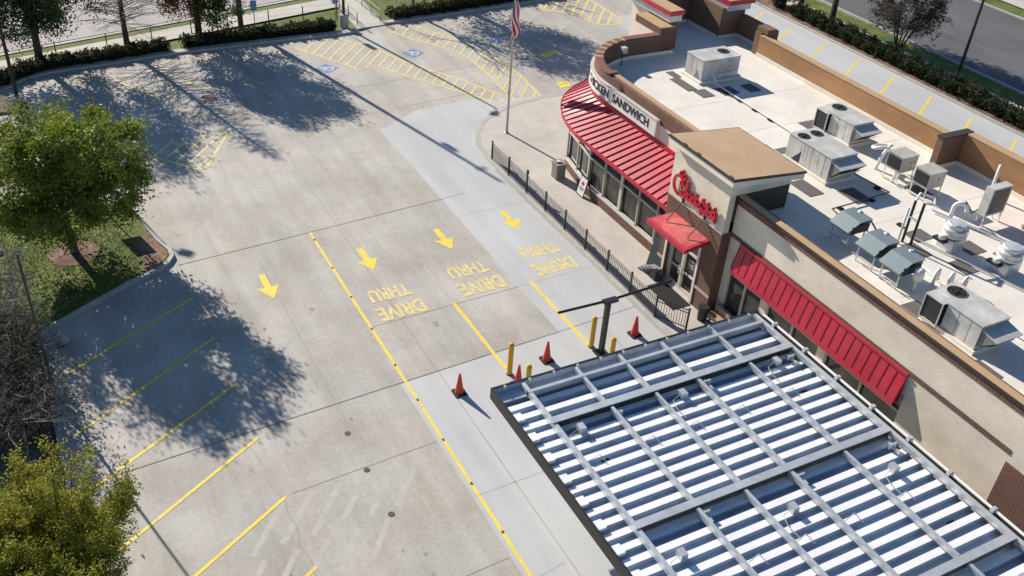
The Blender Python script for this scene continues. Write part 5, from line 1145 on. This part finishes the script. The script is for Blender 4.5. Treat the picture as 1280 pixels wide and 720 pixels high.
for x, y in wp: MB().box(x - .03, x + .03, y - .03, y + .03, 0, 1.3).build('post', 'black_metal', wf)
m = MB()
for z in (.5, .85, 1.2):
    for a, b in zip(wp[:-1], wp[1:]): m.tube([(*a, z), (*b, z)], .005, 3)
m.build('wire', 'black_metal', wf)
for yy, l in ((22.25, 'metal handrail on the left of the path beside the lamp base'), (23.95, 'metal handrail on the right of the path, towards the lawn')):
    t = thing('handrail', l, 'handrail', (-62.4, yy, 0), 'handrails along the path'); xs_ = (-62.4, -64.1, -65.9, -67.6)
    for x in xs_: MB().tube([(x, yy + .02 * (x + 62), 0), (x, yy + .02 * (x + 62), .92)], .03, 6).build('post', 'rail_steel' if yy > 23 else 'black_metal', t)
    for z in (.5, .92): MB().tube([(xs_[0], yy, z), (xs_[-1], yy + .02 * (xs_[-1] + 62), z)], .028, 6).build('rail', 'rail_steel', t)

# ------------------------------------------------------------------ light, sky, camera
AZ, EL = R_(14.0), R_(27.2)
wd = bpy.data.worlds.new('World'); S.world = wd; wd.use_nodes = True; nt = wd.node_tree
sk = nt.nodes.new('ShaderNodeTexSky'); sk.sky_type = 'NISHITA'; sk.sun_disc = False; sk.sun_elevation = EL
sx, sy = -math.cos(AZ), -math.sin(AZ); sk.sun_rotation = math.atan2(sx, sy); sk.air_density = 1.0; sk.dust_density = .2; sk.ozone_density = 3
hs = nt.nodes.new('ShaderNodeHueSaturation'); hs.inputs['Saturation'].default_value = 1.08; nt.links.new(sk.outputs[0], hs.inputs['Color'])
bg = nt.nodes['Background']; nt.links.new(hs.outputs[0], bg.inputs[0]); bg.inputs[1].default_value = .07
sun = bpy.data.lights.new('sun', 'SUN'); sun.energy = 4.8; sun.angle = R_(.5); sun.color = (1, .92, .81)
so = bpy.data.objects.new('sun', sun); COL.objects.link(so)
so.rotation_euler = Vector((math.cos(AZ) * math.cos(EL), math.sin(AZ) * math.cos(EL), -math.sin(EL))).to_track_quat('-Z', 'Y').to_euler()
f_px, pitch, roll, yaw = 1209.194, 34.707, 4.35, -59.864
d = R_
cp_, sp_ = math.cos(d(pitch)), math.sin(d(pitch))
R0 = np.array([[1, 0, 0], [0, -sp_, -cp_], [0, cp_, -sp_]])
Rr = np.array([[math.cos(d(roll)), -math.sin(d(roll)), 0], [math.sin(d(roll)), math.cos(d(roll)), 0], [0, 0, 1]])
Ry = np.array([[math.cos(d(yaw)), -math.sin(d(yaw)), 0], [math.sin(d(yaw)), math.cos(d(yaw)), 0], [0, 0, 1]])
Rm = Rr @ R0 @ Ry
cam = bpy.data.cameras.new('camera'); co = bpy.data.objects.new('camera', cam); COL.objects.link(co)
cam.sensor_width = 36; cam.sensor_fit = 'HORIZONTAL'; cam.lens = 36 * f_px / 1280; cam.clip_end = 2000; cam.clip_start = .5
M3 = Matrix(((Rm[0][0], -Rm[1][0], -Rm[2][0]), (Rm[0][1], -Rm[1][1], -Rm[2][1]), (Rm[0][2], -Rm[1][2], -Rm[2][2])))
co.matrix_world = Matrix.Translation((0, 0, 24)) @ M3.to_4x4()
S.camera = co
S.view_settings.view_transform = 'Standard'; S.view_settings.look = 'None'; S.view_settings.gamma = 1; S.view_settings.exposure = .70
S.view_settings.use_curve_mapping = False
S.render.resolution_x = 1024; S.render.resolution_y = 576
S.cycles.max_bounces = 6; S.cycles.use_denoising = True
